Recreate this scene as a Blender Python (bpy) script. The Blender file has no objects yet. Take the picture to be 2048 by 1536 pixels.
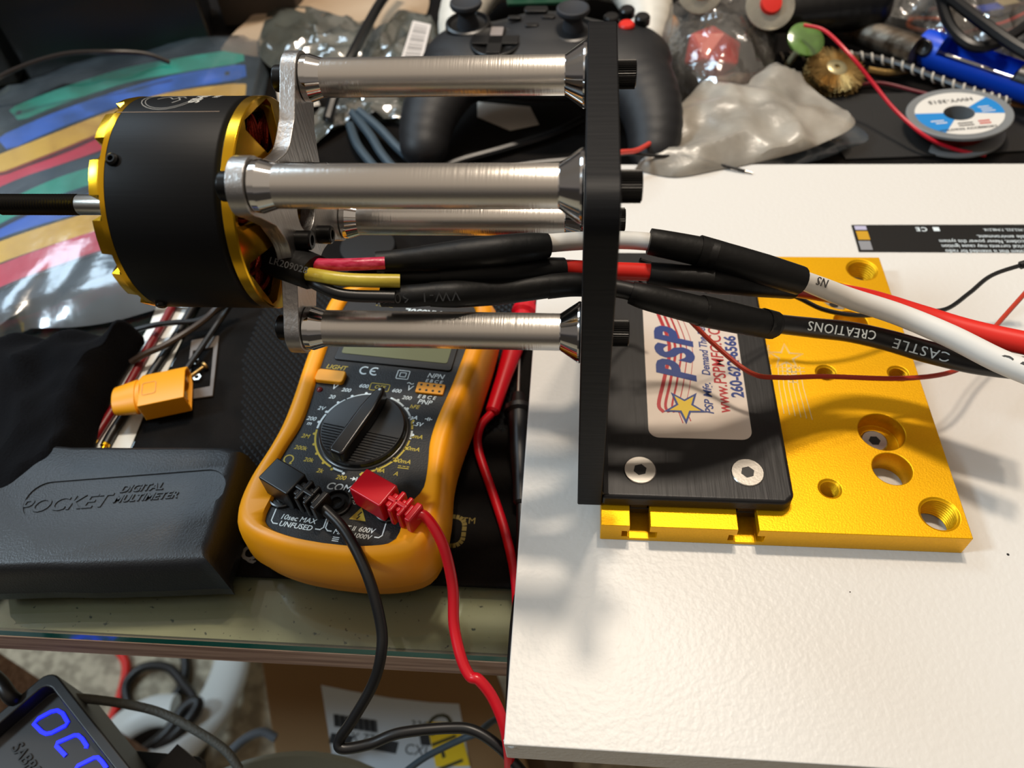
import bpy, bmesh, math, random
from mathutils import Vector, Matrix, noise
# ---------------------------------------------------------------- camera, light, exposure (all lengths in mm, scaled to metres)
S = .001
sc = bpy.context.scene
CAM = Vector((-8.62, -139.27, 260.2)); YAW, PIT, ROL, FPX = .137, -.882, -.084, 1559.
fw = Vector((-math.sin(YAW)*math.cos(PIT), math.cos(YAW)*math.cos(PIT), math.sin(PIT)))
rt = Vector((math.cos(YAW), math.sin(YAW), 0)); up = rt.cross(fw)
RX = rt*math.cos(ROL)+up*math.sin(ROL); UP = -rt*math.sin(ROL)+up*math.cos(ROL)
cd = bpy.data.cameras.new('camera'); co = bpy.data.objects.new('camera', cd); sc.collection.objects.link(co); sc.camera = co
co.matrix_world = Matrix.Translation(CAM*S) @ Matrix((RX, UP, -fw)).transposed().to_4x4()
cd.sensor_width = 36; cd.lens = FPX/2048*36; cd.clip_start = .01; cd.clip_end = 20
cd.dof.use_dof = True; cd.dof.focus_distance = .262; cd.dof.aperture_fstop = 12
sc.view_settings.view_transform = 'Standard'; sc.view_settings.look = 'None'; sc.view_settings.gamma = 1
sc.view_settings.use_curve_mapping = False; sc.view_settings.exposure = 0.0
sc.cycles.max_bounces = 8; sc.cycles.transparent_max_bounces = 16; sc.cycles.caustics_reflective = False; sc.cycles.caustics_refractive = False
sc.cycles.sample_clamp_indirect = 4.0
w = bpy.data.worlds.new('room_light'); sc.world = w; w.use_nodes = True
nt = w.node_tree; nt.nodes.clear()
wo = nt.nodes.new('ShaderNodeOutputWorld'); bg = nt.nodes.new('ShaderNodeBackground'); nt.links.new(bg.outputs[0], wo.inputs[0])
tc = nt.nodes.new('ShaderNodeTexCoord'); sp = nt.nodes.new('ShaderNodeSeparateXYZ'); nt.links.new(tc.outputs['Generated'], sp.inputs[0])
cr = nt.nodes.new('ShaderNodeValToRGB'); nt.links.new(sp.outputs['Z'], cr.inputs[0]); nt.links.new(cr.outputs[0], bg.inputs[0])
el = cr.color_ramp.elements
el[0].position = .0; el[0].color = (.05, .042, .035, 1); el[1].position = 1.; el[1].color = (.62, .52, .42, 1)
for p, c in ((.12, (.05, .045, .045, 1)), (.2, (.22, .19, .17, 1)), (.5, (.2, .17, .14, 1)), (.62, (.55, .46, .37, 1))):
    e = el.new(p); e.color = c
bg.inputs[1].default_value = .78
def area(name, loc, tgt, sx, sy, power, col):
    l = bpy.data.lights.new(name, 'AREA'); l.shape = 'RECTANGLE'; l.size = sx; l.size_y = sy; l.energy = power; l.color = col
    o = bpy.data.objects.new(name, l); sc.collection.objects.link(o); o.location = loc
    o.rotation_euler = (Vector(tgt)-Vector(loc)).to_track_quat('-Z', 'Y').to_euler()
    return o
area('ceiling_lamp', (.0, .66, 1.75), (0, 0, 0), .12, .12, 15, (1, .86, .7))
area('ceiling_lamp', (.2, .6, 1.72), (0, 0, 0), .09, .09, 7, (1, .87, .72))
area('window_daylight', (-1.3, 1.2, 1.7), (-.1, .1, 0), .75, .75, 18, (.62, .82, 1))
area('window_daylight', (-1.85, -.33, 1.75), (0, .05, 0), .3, .3, 30, (.66, .85, 1))

# ---------------------------------------------------------------- helpers
def V(*a): return Vector(a)
def at(u, v, z=0., ax=2):
    d = fw+RX*((u-1024)/FPX)-UP*((v-768)/FPX); t = (z-CAM[ax])/d[ax]; return CAM+d*t
def atd(u, v, d): return CAM+(fw+RX*((u-1024)/FPX)-UP*((v-768)/FPX))*d
def lin(h):
    c = [int(h[i:i+2], 16)/255 for i in (0, 2, 4)]
    return [x/12.92 if x <= .04045 else ((x+.055)/1.055)**2.4 for x in c]+[1]
MATS = {}
def mat(name, hexc, rough=.5, metal=0., bump=0., bscale=500., stretch=None, spec=.5, coat=0., alpha=1., emit=None, es=1., c2=None, cscale=60., cfac=(.4, .6), rvar=0., trans=0., detail=3.):
    if name in MATS: return MATS[name]
    m = bpy.data.materials.new(name); m.use_nodes = True; n = m.node_tree.nodes; l = m.node_tree.links
    b = n['Principled BSDF']; b.inputs['Base Color'].default_value = lin(hexc); b.inputs['Roughness'].default_value = rough
    b.inputs['Metallic'].default_value = metal; b.inputs['Specular IOR Level'].default_value = spec; b.inputs['Coat Weight'].default_value = coat
    b.inputs['Alpha'].default_value = alpha; b.inputs['Transmission Weight'].default_value = trans
    if emit: b.inputs['Emission Color'].default_value = lin(emit); b.inputs['Emission Strength'].default_value = es
    def tex(scale, st=None, det=3.):
        t = n.new('ShaderNodeTexCoord'); mp = n.new('ShaderNodeMapping'); l.new(t.outputs['Object'], mp.inputs[0])
        if st: mp.inputs['Scale'].default_value = st
        x = n.new('ShaderNodeTexNoise'); x.inputs['Scale'].default_value = scale; x.inputs['Detail'].default_value = det
        l.new(mp.outputs[0], x.inputs[0]); return x
    if bump:
        x = tex(bscale, stretch, detail); bp = n.new('ShaderNodeBump'); bp.inputs['Strength'].default_value = bump; bp.inputs['Distance'].default_value = .0006
        l.new(x.outputs[0], bp.inputs['Height']); l.new(bp.outputs[0], b.inputs['Normal'])
    if c2:
        x = tex(cscale, stretch, 4.); r = n.new('ShaderNodeValToRGB'); l.new(x.outputs[0], r.inputs[0])
        r.color_ramp.elements[0].position = cfac[0]; r.color_ramp.elements[1].position = cfac[1]
        r.color_ramp.elements[0].color = lin(hexc); r.color_ramp.elements[1].color = lin(c2); l.new(r.outputs[0], b.inputs['Base Color'])
    if rvar:
        x = tex(bscale*.7, stretch, 2.); mr = n.new('ShaderNodeMapRange'); l.new(x.outputs[0], mr.inputs[0])
        mr.inputs[3].default_value = max(0, rough-rvar); mr.inputs[4].default_value = rough+rvar; l.new(mr.outputs[0], b.inputs['Roughness'])
    MATS[name] = m; return m
def film(name, tint, diff=.15, gloss=.25, rough=.08, bump=.6, bscale=60., milky='E8ECF0', lo=.15, hi=.5):
    """thin clear plastic: transparent + milky diffuse + glossy, with crinkles"""
    if name in MATS: return MATS[name]
    m = bpy.data.materials.new(name); m.use_nodes = True; n = m.node_tree.nodes; l = m.node_tree.links; n.clear()
    out = n.new('ShaderNodeOutputMaterial'); tr = n.new('ShaderNodeBsdfTransparent'); tr.inputs[0].default_value = lin(tint)
    df = n.new('ShaderNodeBsdfDiffuse'); df.inputs[0].default_value = lin(milky); gl = n.new('ShaderNodeBsdfGlossy'); gl.inputs['Roughness'].default_value = rough
    t = n.new('ShaderNodeTexCoord'); x = n.new('ShaderNodeTexNoise'); x.inputs['Scale'].default_value = bscale; x.inputs['Detail'].default_value = 4
    l.new(t.outputs['Object'], x.inputs[0]); bp = n.new('ShaderNodeBump'); bp.inputs['Strength'].default_value = bump; bp.inputs['Distance'].default_value = .004
    l.new(x.outputs[0], bp.inputs['Height']); l.new(bp.outputs[0], gl.inputs['Normal'])
    mr = n.new('ShaderNodeMapRange'); l.new(x.outputs[0], mr.inputs[0]); mr.inputs[1].default_value = .4; mr.inputs[2].default_value = .7
    mr.inputs[3].default_value = max(0, diff-lo*diff); mr.inputs[4].default_value = diff+hi*diff
    m1 = n.new('ShaderNodeMixShader'); l.new(mr.outputs[0], m1.inputs[0]); l.new(tr.outputs[0], m1.inputs[1]); l.new(df.outputs[0], m1.inputs[2])
    fr = n.new('ShaderNodeFresnel'); fr.inputs[0].default_value = 1.5; ad = n.new('ShaderNodeMath'); ad.operation = 'MULTIPLY_ADD'; l.new(fr.outputs[0], ad.inputs[0])
    ad.inputs[1].default_value = 1.; ad.inputs[2].default_value = gloss*.3; l.new(bp.outputs[0], fr.inputs['Normal'])
    m2 = n.new('ShaderNodeMixShader'); l.new(ad.outputs[0], m2.inputs[0]); l.new(m1.outputs[0], m2.inputs[1]); l.new(gl.outputs[0], m2.inputs[2])
    l.new(m2.outputs[0], out.inputs[0]); MATS[name] = m; return m

def aniso(m, a=.8, ax='X', ro=0.):
    n = m.node_tree.nodes; b = n['Principled BSDF']; b.inputs['Anisotropic'].default_value = a; b.inputs['Anisotropic Rotation'].default_value = ro
    t = n.new('ShaderNodeTangent'); t.direction_type = 'RADIAL'; t.axis = ax; m.node_tree.links.new(t.outputs[0], b.inputs['Tangent'])
WM = {}
def mw(o): return WM.get(o.name, Matrix.Identity(4))
def tag(o, label=None, cat=None, group=None, kind=None):
    if label: o['label'] = label
    if cat: o['category'] = cat
    if group: o['group'] = group
    if kind: o['kind'] = kind
    return o
def thing(name, label, cat, loc=(0, 0, 0), rz=0., group=None):
    o = bpy.data.objects.new(name, None); sc.collection.objects.link(o); o.empty_display_size = .01
    o.location = Vector(loc)*S; o.rotation_euler = (0, 0, rz)
    WM[o.name] = Matrix.Translation(Vector(loc)*S) @ Matrix.Rotation(rz, 4, 'Z')
    return tag(o, label, cat, group)
def B(): return bmesh.new()
def put(name, bm, mats, parent=None, label=None, cat=None, group=None, kind=None, ang=35, bev=0, seg=2, smooth=0, solid=0):
    """links bm (vertices in world mm) as one object"""
    me = bpy.data.meshes.new(name)
    if parent is not None: M = mw(parent)
    else:
        xs = [v.co for v in bm.verts]; lo = Vector([min(c[i] for c in xs) for i in range(3)]); hi = Vector([max(c[i] for c in xs) for i in range(3)])
        M = Matrix.Translation(Vector(((lo.x+hi.x)/2, (lo.y+hi.y)/2, lo.z))*S)
    bmesh.ops.recalc_face_normals(bm, faces=bm.faces)
    bm.transform(M.inverted() @ Matrix.Scale(S, 4)); bm.to_mesh(me); bm.free()
    for m in (mats if isinstance(mats, (list, tuple)) else [mats]): me.materials.append(m)
    me.polygons.foreach_set('use_smooth', [True]*len(me.polygons)); me.set_sharp_from_angle(angle=math.radians(ang))
    o = bpy.data.objects.new(name, me); sc.collection.objects.link(o)
    if parent is not None: o.parent = parent; WM[o.name] = M.copy() if parent.type == 'EMPTY' else mw(parent).copy()
    else: o.location = M.translation; WM[o.name] = M
    if solid: sm = o.modifiers.new('s', 'SOLIDIFY'); sm.thickness = solid*S; sm.offset = 0
    if smooth: sm = o.modifiers.new('u', 'SUBSURF'); sm.levels = sm.render_levels = smooth
    if bev:
        bv = o.modifiers.new('b', 'BEVEL'); bv.width = bev*S; bv.segments = seg; bv.limit_method = 'ANGLE'; bv.angle_limit = math.radians(40); bv.harden_normals = True
    return tag(o, label, cat, group, kind)
def box(bm, c, s, M=None, mi=0):
    r = bmesh.ops.create_cube(bm, size=1, matrix=(M or Matrix.Identity(4)) @ Matrix.Translation(Vector(c)) @ Matrix.Diagonal((*s, 1)))
    if mi:
        for v in r['verts']:
            for f in v.link_faces: f.material_index = mi
def frame(p, d, x=None):
    """matrix whose local z runs along d"""
    z = Vector(d).normalized(); a = Vector(x) if x else (V(0, 0, 1) if abs(z.z) < .9 else V(1, 0, 0))
    xx = (a-z*a.dot(z)).normalized(); yy = z.cross(xx)
    return Matrix.Translation(Vector(p)) @ Matrix((xx, yy, z)).transposed().to_4x4()
def lathe(bm, M, prof, n=32, mi=0, caps=True, a0=0, a1=2*math.pi):
    """prof: (t along local z, radius)"""
    full = abs(a1-a0-2*math.pi) < 1e-6; k = n if full else n+1; rings = []
    for t, r in prof:
        rings.append([bm.verts.new(M @ V(r*math.cos(a0+(a1-a0)*i/n), r*math.sin(a0+(a1-a0)*i/n), t)) for i in range(k)] if r > 1e-6 else [bm.verts.new(M @ V(0, 0, t))])
    fs = []
    for a, b in zip(rings, rings[1:]):
        for i in range(n):
            j = (i+1) % k
            if len(a) == 1 and len(b) == 1: continue
            if len(a) == 1: fs.append(bm.faces.new((a[0], b[i], b[j])))
            elif len(b) == 1: fs.append(bm.faces.new((a[i], a[j], b[0])))
            else: fs.append(bm.faces.new((a[i], a[j], b[j], b[i])))
    if caps and full:
        for rg in (rings[0], rings[-1]):
            if len(rg) > 2: fs.append(bm.faces.new(rg))
    for f in fs: f.material_index = mi
def cyl(bm, p0, p1, r, n=24, r2=None, mi=0):
    d = Vector(p1)-Vector(p0); lathe(bm, frame(p0, d), [(0, r), (d.length, r if r2 is None else r2)], n, mi)
def spline(P, k=8):
    P = [Vector(p) for p in P]
    if len(P) < 3: return P
    Q = [P[0]*2-P[1]]+P+[P[-1]*2-P[-2]]; out = []
    for i in range(1, len(Q)-2):
        a, b, c, d = Q[i-1:i+3]
        for j in range(k):
            t = j/k; out.append(.5*((2*b)+(c-a)*t+(2*a-5*b+4*c-d)*t*t+(3*b-a-3*c+d)*t**3))
    out.append(P[-1]); return out
def tube(bm, P, r, n=10, k=8, mi=0, flat=None, rs=None, caps=True):
    """smooth tube through P; rs = radius per control point"""
    pts = spline(P, k) if k > 1 else [Vector(p) for p in P]; m = len(pts)
    def rad(i):
        if rs is None: return r
        t = i/(m-1)*(len(rs)-1); a = int(min(t, len(rs)-2)); return rs[a]+(rs[a+1]-rs[a])*(t-a)
    T = [(pts[min(i+1, m-1)]-pts[max(i-1, 0)]).normalized() for i in range(m)]
    nv = V(0, 0, 1) if abs(T[0].z) < .9 else V(1, 0, 0); rings = []
    for i in range(m):
        nv = (nv-T[i]*nv.dot(T[i])).normalized(); bv = T[i].cross(nv); q = rad(i)
        rings.append([bm.verts.new(pts[i]+(nv*math.cos(2*math.pi*j/n)*(flat or 1)+bv*math.sin(2*math.pi*j/n))*q) for j in range(n)])
    for a, b in zip(rings, rings[1:]):
        for j in range(n): bm.faces.new((a[j], a[(j+1) % n], b[(j+1) % n], b[j])).material_index = mi
    if caps:
        for rg in (rings[0], rings[-1]): bm.faces.new(rg).material_index = mi
def prism(bm, poly, h0, h1, M=None, mi=0, top=None, side=None):
    M = M or Matrix.Identity(4); a = [bm.verts.new(M @ V(x, y, h0)) for x, y in poly]; b = [bm.verts.new(M @ V(x, y, h1)) for x, y in poly]; n = len(poly)
    bm.faces.new(a[::-1]).material_index = mi; bm.faces.new(b).material_index = mi if top is None else top
    for i in range(n): bm.faces.new((a[i], a[(i+1) % n], b[(i+1) % n], b[i])).material_index = mi if side is None else side
def rrect(w_, h_, r, k=6, cx=0, cy=0):
    out = []
    for sx, sy, a in ((1, 1, 0), (-1, 1, 90), (-1, -1, 180), (1, -1, 270)):
        for i in range(k+1):
            t = math.radians(a+90*i/k); out.append((cx+sx*(w_/2-r)+r*math.cos(t), cy+sy*(h_/2-r)+r*math.sin(t)))
    return out
def circ(r, n=24, cx=0, cy=0, a0=0): return [(cx+r*math.cos(a0+2*math.pi*i/n), cy+r*math.sin(a0+2*math.pi*i/n)) for i in range(n)]
def star(R, r, cx=0, cy=0, a0=math.pi/2): return [(cx+(R if i % 2 == 0 else r)*math.cos(a0+math.pi*i/5), cy+(R if i % 2 == 0 else r)*math.sin(a0+math.pi*i/5)) for i in range(10)]
def text(bm, s, size, M, mi=0, bold=0., shear=0., h=.06, al='CENTER', sx=1., space=1.):
    cu = bpy.data.curves.new('t', 'FONT'); cu.body = s; cu.size = size; cu.extrude = h; cu.offset = bold*size; cu.shear = shear; cu.align_x = al; cu.align_y = 'CENTER'
    cu.space_character = space; cu.resolution_u = 3
    o = bpy.data.objects.new('t', cu); sc.collection.objects.link(o)
    me = bpy.data.meshes.new_from_object(o.evaluated_get(bpy.context.evaluated_depsgraph_get()))
    bpy.data.objects.remove(o); me.transform(M @ Matrix.Diagonal((sx, 1, 1, 1)))
    nf = len(bm.faces); bm.from_mesh(me); bm.faces.ensure_lookup_table()
    for f in bm.faces[nf:]: f.material_index = mi
    bpy.data.meshes.remove(me)
def line(bm, pts, wd, M, h=.06, mi=0, closed=False):
    """flat printed line through 2-D points"""
    P = [V(p[0], p[1], 0) for p in pts]; n = len(P); L, Rr = [], []
    for i in range(n):
        a = P[(i-1) % n] if (closed or i > 0) else P[i]; b = P[(i+1) % n] if (closed or i < n-1) else P[i]; t = (b-a).normalized(); nn = V(-t.y, t.x, 0)
        L.append(P[i]+nn*wd/2); Rr.append(P[i]-nn*wd/2)
    q = [[bm.verts.new(M @ (p+V(0, 0, z))) for p in A] for A in (L, Rr) for z in (-h, h)]
    for i in range(n if closed else n-1):
        j = (i+1) % n
        for a, b in ((1, 3), (3, 2), (2, 0), (0, 1)): bm.faces.new((q[a][i], q[a][j], q[b][j], q[b][i])).material_index = mi
def arc(r, a0, a1, n=12, cx=0, cy=0): return [(cx+r*math.cos(math.radians(a0+(a1-a0)*i/n)), cy+r*math.sin(math.radians(a0+(a1-a0)*i/n))) for i in range(n+1)]
def cut(bm, cutter, solver='EXACT'):
    obs = []
    for x in (bm, cutter):
        bmesh.ops.recalc_face_normals(x, faces=x.faces); me = bpy.data.meshes.new('c'); x.to_mesh(me); x.free(); o = bpy.data.objects.new('c', me); sc.collection.objects.link(o); obs.append(o)
    md = obs[0].modifiers.new('b', 'BOOLEAN'); md.object = obs[1]; md.operation = 'DIFFERENCE'; md.solver = solver
    me = bpy.data.meshes.new_from_object(obs[0].evaluated_get(bpy.context.evaluated_depsgraph_get())); r = B(); r.from_mesh(me)
    for o in obs: bpy.data.objects.remove(o)
    return r
def remesh(bm, vox, sm=8):
    bmesh.ops.recalc_face_normals(bm, faces=bm.faces); me = bpy.data.meshes.new('c'); bm.to_mesh(me); bm.free(); o = bpy.data.objects.new('c', me); sc.collection.objects.link(o)
    md = o.modifiers.new('r', 'REMESH'); md.mode = 'VOXEL'; md.voxel_size = vox; m2 = o.modifiers.new('s', 'SMOOTH'); m2.iterations = sm; m2.factor = .7
    me = bpy.data.meshes.new_from_object(o.evaluated_get(bpy.context.evaluated_depsgraph_get())); r = B(); r.from_mesh(me); bpy.data.objects.remove(o); return r
def ball(bm, c, r, s=(1, 1, 1), M=None, seg=16, mi=0):
    q = bmesh.ops.create_uvsphere(bm, u_segments=seg, v_segments=seg//2+2, radius=r, matrix=(M or Matrix.Identity(4)) @ Matrix.Translation(Vector(c)) @ Matrix.Diagonal((*s, 1)))
    if mi:
        for v in q['verts']:
            for f in v.link_faces: f.material_index = mi
def nz(x, y, z=0., s=.02): return noise.noise(Vector((x*s, y*s, z)))
def pillow(bm, outl, z0, h, amp=0., s=.03, K=10, sub=6, seed=0., p=.6, under=True, drop=0.):
    """crumpled closed bag over an xy outline: domed top of height h with creases, flat underside on z0"""
    O = spline([V(x, y, 0) for x, y in outl]+[V(*outl[0], 0)], sub)[:-1]; n = len(O); c = sum(O, Vector())/n
    def ridge(x, y): return 1-abs(nz(x, y, seed, s))*2.2
    T = []
    for k in range(K+1):
        f = 1-k/K; row = []
        for q in O:
            pt = c+(q-c)*f; e = (1-f**2.2)**p if k else 0
            z = z0+.3+h*e+(amp*(ridge(pt.x, pt.y)-.6)+amp*.5*nz(pt.x, pt.y, seed+3, s*2.6))*min(1, e*2.2); row.append(bm.verts.new(V(pt.x, pt.y, max(z0+.3, z))))
            if k == K: break
        T.append(row)
    for k in range(K-1):
        for i in range(n): bm.faces.new((T[k][i], T[k][(i+1) % n], T[k+1][(i+1) % n], T[k+1][i]))
    for i in range(n): bm.faces.new((T[K-1][i], T[K-1][(i+1) % n], T[K][0]))
    if under:
        b = [bm.verts.new(V(q.x, q.y, z0)) for q in O]
        bm.faces.new(b[::-1])
        for i in range(n): bm.faces.new((b[i], b[(i+1) % n], T[0][(i+1) % n], T[0][i]))
def rot(rx=0, ry=0, rz=0): return Matrix.Rotation(rz, 4, 'Z') @ Matrix.Rotation(ry, 4, 'Y') @ Matrix.Rotation(rx, 4, 'X')
PI = math.pi
# ---------------------------------------------------------------- materials
M_board = mat('white_melamine', 'DDD8D0', .38, bump=.26, bscale=520, spec=.42, detail=1.5)
M_chip = mat('chipped_edge', 'B49E86', .8, bump=.5, bscale=900)
M_gold = mat('gold_anodized', 'F0B404', .42, .72, bump=.1, bscale=1500, c2='EBAE02', cscale=1500)
M_goldp = mat('gold_polished', 'E6B022', .2, .95)
M_blk = mat('black_anodized', '1B1A1B', .42, .3, bump=.2, bscale=700, stretch=(1, .06, 1), spec=.5)
M_blkv = mat('black_anodized_side', '09090B', .5, .1, spec=.25, bump=.15, bscale=700, stretch=(.05, 1, 1))
M_blks = mat('black_can_paint', '080809', .5, 0, spec=.2, bump=.05, bscale=900, stretch=(.05, 1, 1))
M_alu = mat('turned_aluminium', 'D6D2CC', .24, 1, bump=.06, bscale=1500, stretch=(1, .03, .03))
aniso(M_alu)
M_alub = mat('bright_aluminium', 'D8D8D8', .09, 1)
M_brk = mat('brushed_aluminium', 'B4B1AE', .36, 1, bump=.25, bscale=900, stretch=(1, 1, .08))
M_oxide = mat('black_oxide', '131211', .35, .6)
M_steel = mat('steel', 'B9B4AC', .3, 1, bump=.04, bscale=1200)
M_shrink = mat('black_heat_shrink', '0D0D0D', .5, bump=.3, bscale=250, spec=.3)
M_wblk = mat('black_silicone', '0D0D0E', .38, spec=.5)
M_wred = mat('red_silicone', 'D8261B', .42, spec=.4)
M_wwht = mat('white_silicone', 'E4E0D8', .42, spec=.35)
M_lead_r = mat('red_pvc_lead', 'C80C1E', .3, spec=.5)
M_orange = mat('orange_rubber', 'FFA50A', .42, spec=.5)
M_face = mat('matte_black_face', '161617', .5, bump=.25, bscale=1600, spec=.4)
M_dial = mat('dial_black', '101011', .3, spec=.6)
M_ink_w = mat('white_ink', 'DCE6E8', .6); M_ink_y = mat('yellow_ink', 'B9A233', .6); M_ink_k = mat('black_ink', '161413', .6)
M_lcd = mat('grey_green_display', '6C7156', .22, spec=.5)
M_mat = mat('black_desk_mat', '0B0908', .8, bump=.6, bscale=1200, spec=.12, c2='120F0D', cscale=50)
M_matb = mat('embossed_mat', '101113', .5, spec=.25)
M_desk = mat('speckled_desktop', 'BDAC8C', .6, c2='3A3428', cscale=420, cfac=(.66, .72))
M_wood = mat('raw_wood_edge', 'B79884', .75, c2='8E7060', cscale=200, stretch=(.08, 1, 2), bump=.3, bscale=300)
M_glass = film('glass_sheet', 'F2F8F4', .02, .0, .02, 0, 10, 'A9C4BC')
M_gedge = mat('glass_green_edge', '1D7268', .12, spec=.8)
M_carpet = mat('carpet', 'B8AE97', .95, bump=1, bscale=120, c2='8E8572', cscale=70)
M_card = mat('cardboard', '8A6A44', .8, bump=.15, bscale=150)
M_yel = mat('yellow_connector', 'F0A010', .4)
M_case = mat('black_case_plastic', '1B1D20', .42, bump=.25, bscale=1500, spec=.5)
M_cloth = mat('black_velvet_cloth', '05060A', .95, bump=.5, bscale=900, spec=.15)
M_film = film('clear_plastic', 'F8FAFC', .09, .25, .2, .5, 22, 'C4DCF0')
M_filmg = film('crinkled_plastic', 'F6F0E8', .08, .4, .12, .7, 60, 'D8D0C4')
M_filmm = film('frosted_plastic', 'D8D2C8', .5, .15, .35, .5, 40, 'C2BAAC')
M_foil = film('antistatic_film', '8F938C', .4, .7, .16, .6, 28, '84877E')
M_ctrl = mat('matte_black_controller', '1A1A1C', .5, bump=.15, bscale=2500, spec=.4)
M_ctrlw = mat('white_controller_shell', 'D9D3C6', .45)
M_brass = mat('brass_wire', 'A98A55', .35, .9, bump=.6, bscale=900)
M_blue = mat('blue_plastic', '0E4AD0', .38)
M_grey = mat('grey_plastic', '7C7D7C', .4)
M_chrome = mat('chrome', 'D0D0D0', .1, 1)
M_copper = mat('enamelled_copper', '7A1E0C', .3, .75, bump=.5, bscale=1800)
M_dark = mat('black_plastic', '0A0A0B', .35)
MT, GT = -16., -18.
def px(L, z): return [tuple(at(u, v, z)[:2]) for u, v in L]
def thk(u, v, z, p): return p*(at(u, v, z)-CAM).dot(fw)/FPX      # mm size of p pixels there

# ---------------------------------------------------------------- desk and board
t = thing('desk', 'beige speckled desktop with raw wooden front edge under the glass', 'desk', (0, 400, -740))
b = B(); box(b, (270, 431, -30.5), (1660, 934, 15)); put('desktop', b, M_desk, t)
b = B(); box(b, (270, -37.5, -31), (1660, 3, 14)); put('front_edge', b, M_wood, t, label='raw plywood front edge')
for x in (-500, 1040):
    for y in (30, 830): b = B(); box(b, (x, y, -389), (60, 60, 702)); put('leg', b, M_wood, t, bev=2)
b = B(); box(b, (270, 431, (GT-23)/2), (1662, 940, 5-.04)); o = put('glass_sheet', b, [M_glass, M_gedge], label='clear glass sheet with teal edge covering the desk', cat='glass sheet', bev=0)
for f in o.data.polygons:
    if abs(f.normal.y) > .9: f.material_index = 1
b = B(); box(b, (0, 300, -745), (5000, 4000, 10)); put('floor', b, M_carpet, kind='structure')
# mat with embossed diamonds and printed letters; left edge is cut on the slant
e = px([(262, 903), (290, 835), (340, 740), (368, 680), (405, 610)], MT)
t = thing('desk_mat', 'thin black rubber desk mat with diamond embossing under the multimeter', 'mat', (-60, 150, GT))
b = B(); prism(b, [(-150, -13), (900, -13), (900, 860), (-420, 860)]+[(-330, 200)]+list(reversed(e))+[(e[0][0]-6, 20)], GT, MT); put('sheet', b, M_mat, t)
def diamonds(x0, x1, y0, y1, ok):
    q = B(); s = 3.6
    for i in range(int((x1-x0)/s)):
        for j in range(int((y1-y0)/s*2)):
            x = x0+i*s+(s/2 if j % 2 else 0); y = y0+j*s/2
            if ok(x, y):
                c = q.verts.new((x, y, MT+.9)); r = [q.verts.new((x+dx*s*.47, y+dy*s*.47, MT+.02)) for dx, dy in ((1, 0), (0, 1), (-1, 0), (0, -1))]
                for k in range(4): q.faces.new((r[k], r[(k+1) % 4], c))
    return q
put('embossing', diamonds(-170, -122, 36, 165, lambda x, y: x > -168+(90-y)*.28), M_matb, t)
put('embossing', diamonds(-60, -36, 60, 170, lambda x, y: x < -38), M_matb, t)
b = B(); f = lambda u, v, r=0: Matrix.Translation(at(u, v, MT+.05)) @ Matrix.Rotation(r, 4, 'Z')
Mo = f(903, 1062); M_py, M_pg = mat('dull_yellow_print', '6B5A10', .7), mat('grey_print', '8B8B8B', .7); ring = rrect(10, 13, 4, 4)
for i in range(len(ring)):
    a_ = Vector(ring[i]); c_ = Vector(ring[(i+1) % len(ring)]); d_ = c_-a_
    if d_.length > 3: line(b, [a_+d_*.05, a_+d_*.45], 1.8, Mo); line(b, [a_+d_*.55, a_+d_*.95], 1.8, Mo)
    else: line(b, [a_+d_*.08, a_+d_*.9], 1.9, Mo)
text(b, 'TM', 4, f(938, 1042)); put('printed_letters', b, M_py, t, label='dull yellow O and TM'); b = B(); text(b, 'Q', 9, f(500, 1107), bold=.03); put('printed_letters', b, M_pg, t); b = B()
for v in (1110, 1118, 1126): line(b, [(-8, 0), (2, 0)], .7, f(872, v))
put('printed_lines', b, M_pg, t)
t = thing('white_board', 'white textured melamine shelf board on the right carrying the gold plate', 'board', (100, 80, MT))
b = B(); box(b, (235.5, 79.5, -8), (531, 305, 16)); put('panel', b, M_board, t, bev=.5)
b = B(); ball(b, (-27.6, -71.2, -2.2), 2.3, (1.2, 1, .8), seg=8); put('corner_chip', b, mat('chip_white', 'D8DCDC', .4, bump=1, bscale=900), t)

# ---------------------------------------------------------------- gold base plate
T = 10.6; W_, D_ = 127.6, 144.5
t = thing('base_plate', 'thick gold anodized aluminium plate with threaded holes lying on the white board', 'plate', (W_/2, D_/2, 0))
def tslot(x): return [(x-3.6, T), (x-3.6, 6.6), (x-6.3, 6.6), (x-6.3, 2.6), (x-3.6, 2.6), (x-3.6, 1.6), (x+3.6, 1.6), (x+3.6, 2.6), (x+6.3, 2.6), (x+6.3, 6.6), (x+3.6, 6.6), (x+3.6, T)]
Mf = frame((0, D_, 0), (0, -1, 0), (1, 0, 0)) # local x = world x, local y = ?
b = B(); Mq = Matrix(((1, 0, 0, 0), (0, 0, 1, 0), (0, 1, 0, 0), (0, 0, 0, 1)))
prism(b, [(0, 0), (W_, 0), (W_, T)]+list(reversed(tslot(52.)))+list(reversed(tslot(14.)))+[(0, T)], 0, D_, Mq)
c = B()
def hole(x, y, r, thread=0., z0=-2., z1=T+1):
    if thread:
        p = [(z0, r-.45)]; z = z0; k = 0
        while z < T-1.0: z += thread/2; k ^= 1; p.append((z, r+.0 if k else r-.75))
        p += [(T-.7, r-.3), (T+.02, r+.35), (z1, r+.35)]
    else: p = [(z0, r), (T-.4, r), (T+.02, r+.3), (z1, r+.3)]
    lathe(c, Matrix.Translation((x, y, 0)), p, 40)
hole(118.2, 136, 6.6, 1.3); hole(118.8, 9.4, 6.6, 1.3)
for x, y in ((91.3, 74), (119.8, 74.3), (83, 18.5)): hole(x, y, 3.9, .9)
hole(106.9, 44.8, 8.5, z0=3); hole(107, 28, 6.9); hole(105.2, 119, 8.3, z0=3); hole(106.7, 102.6, 6.9)
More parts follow.
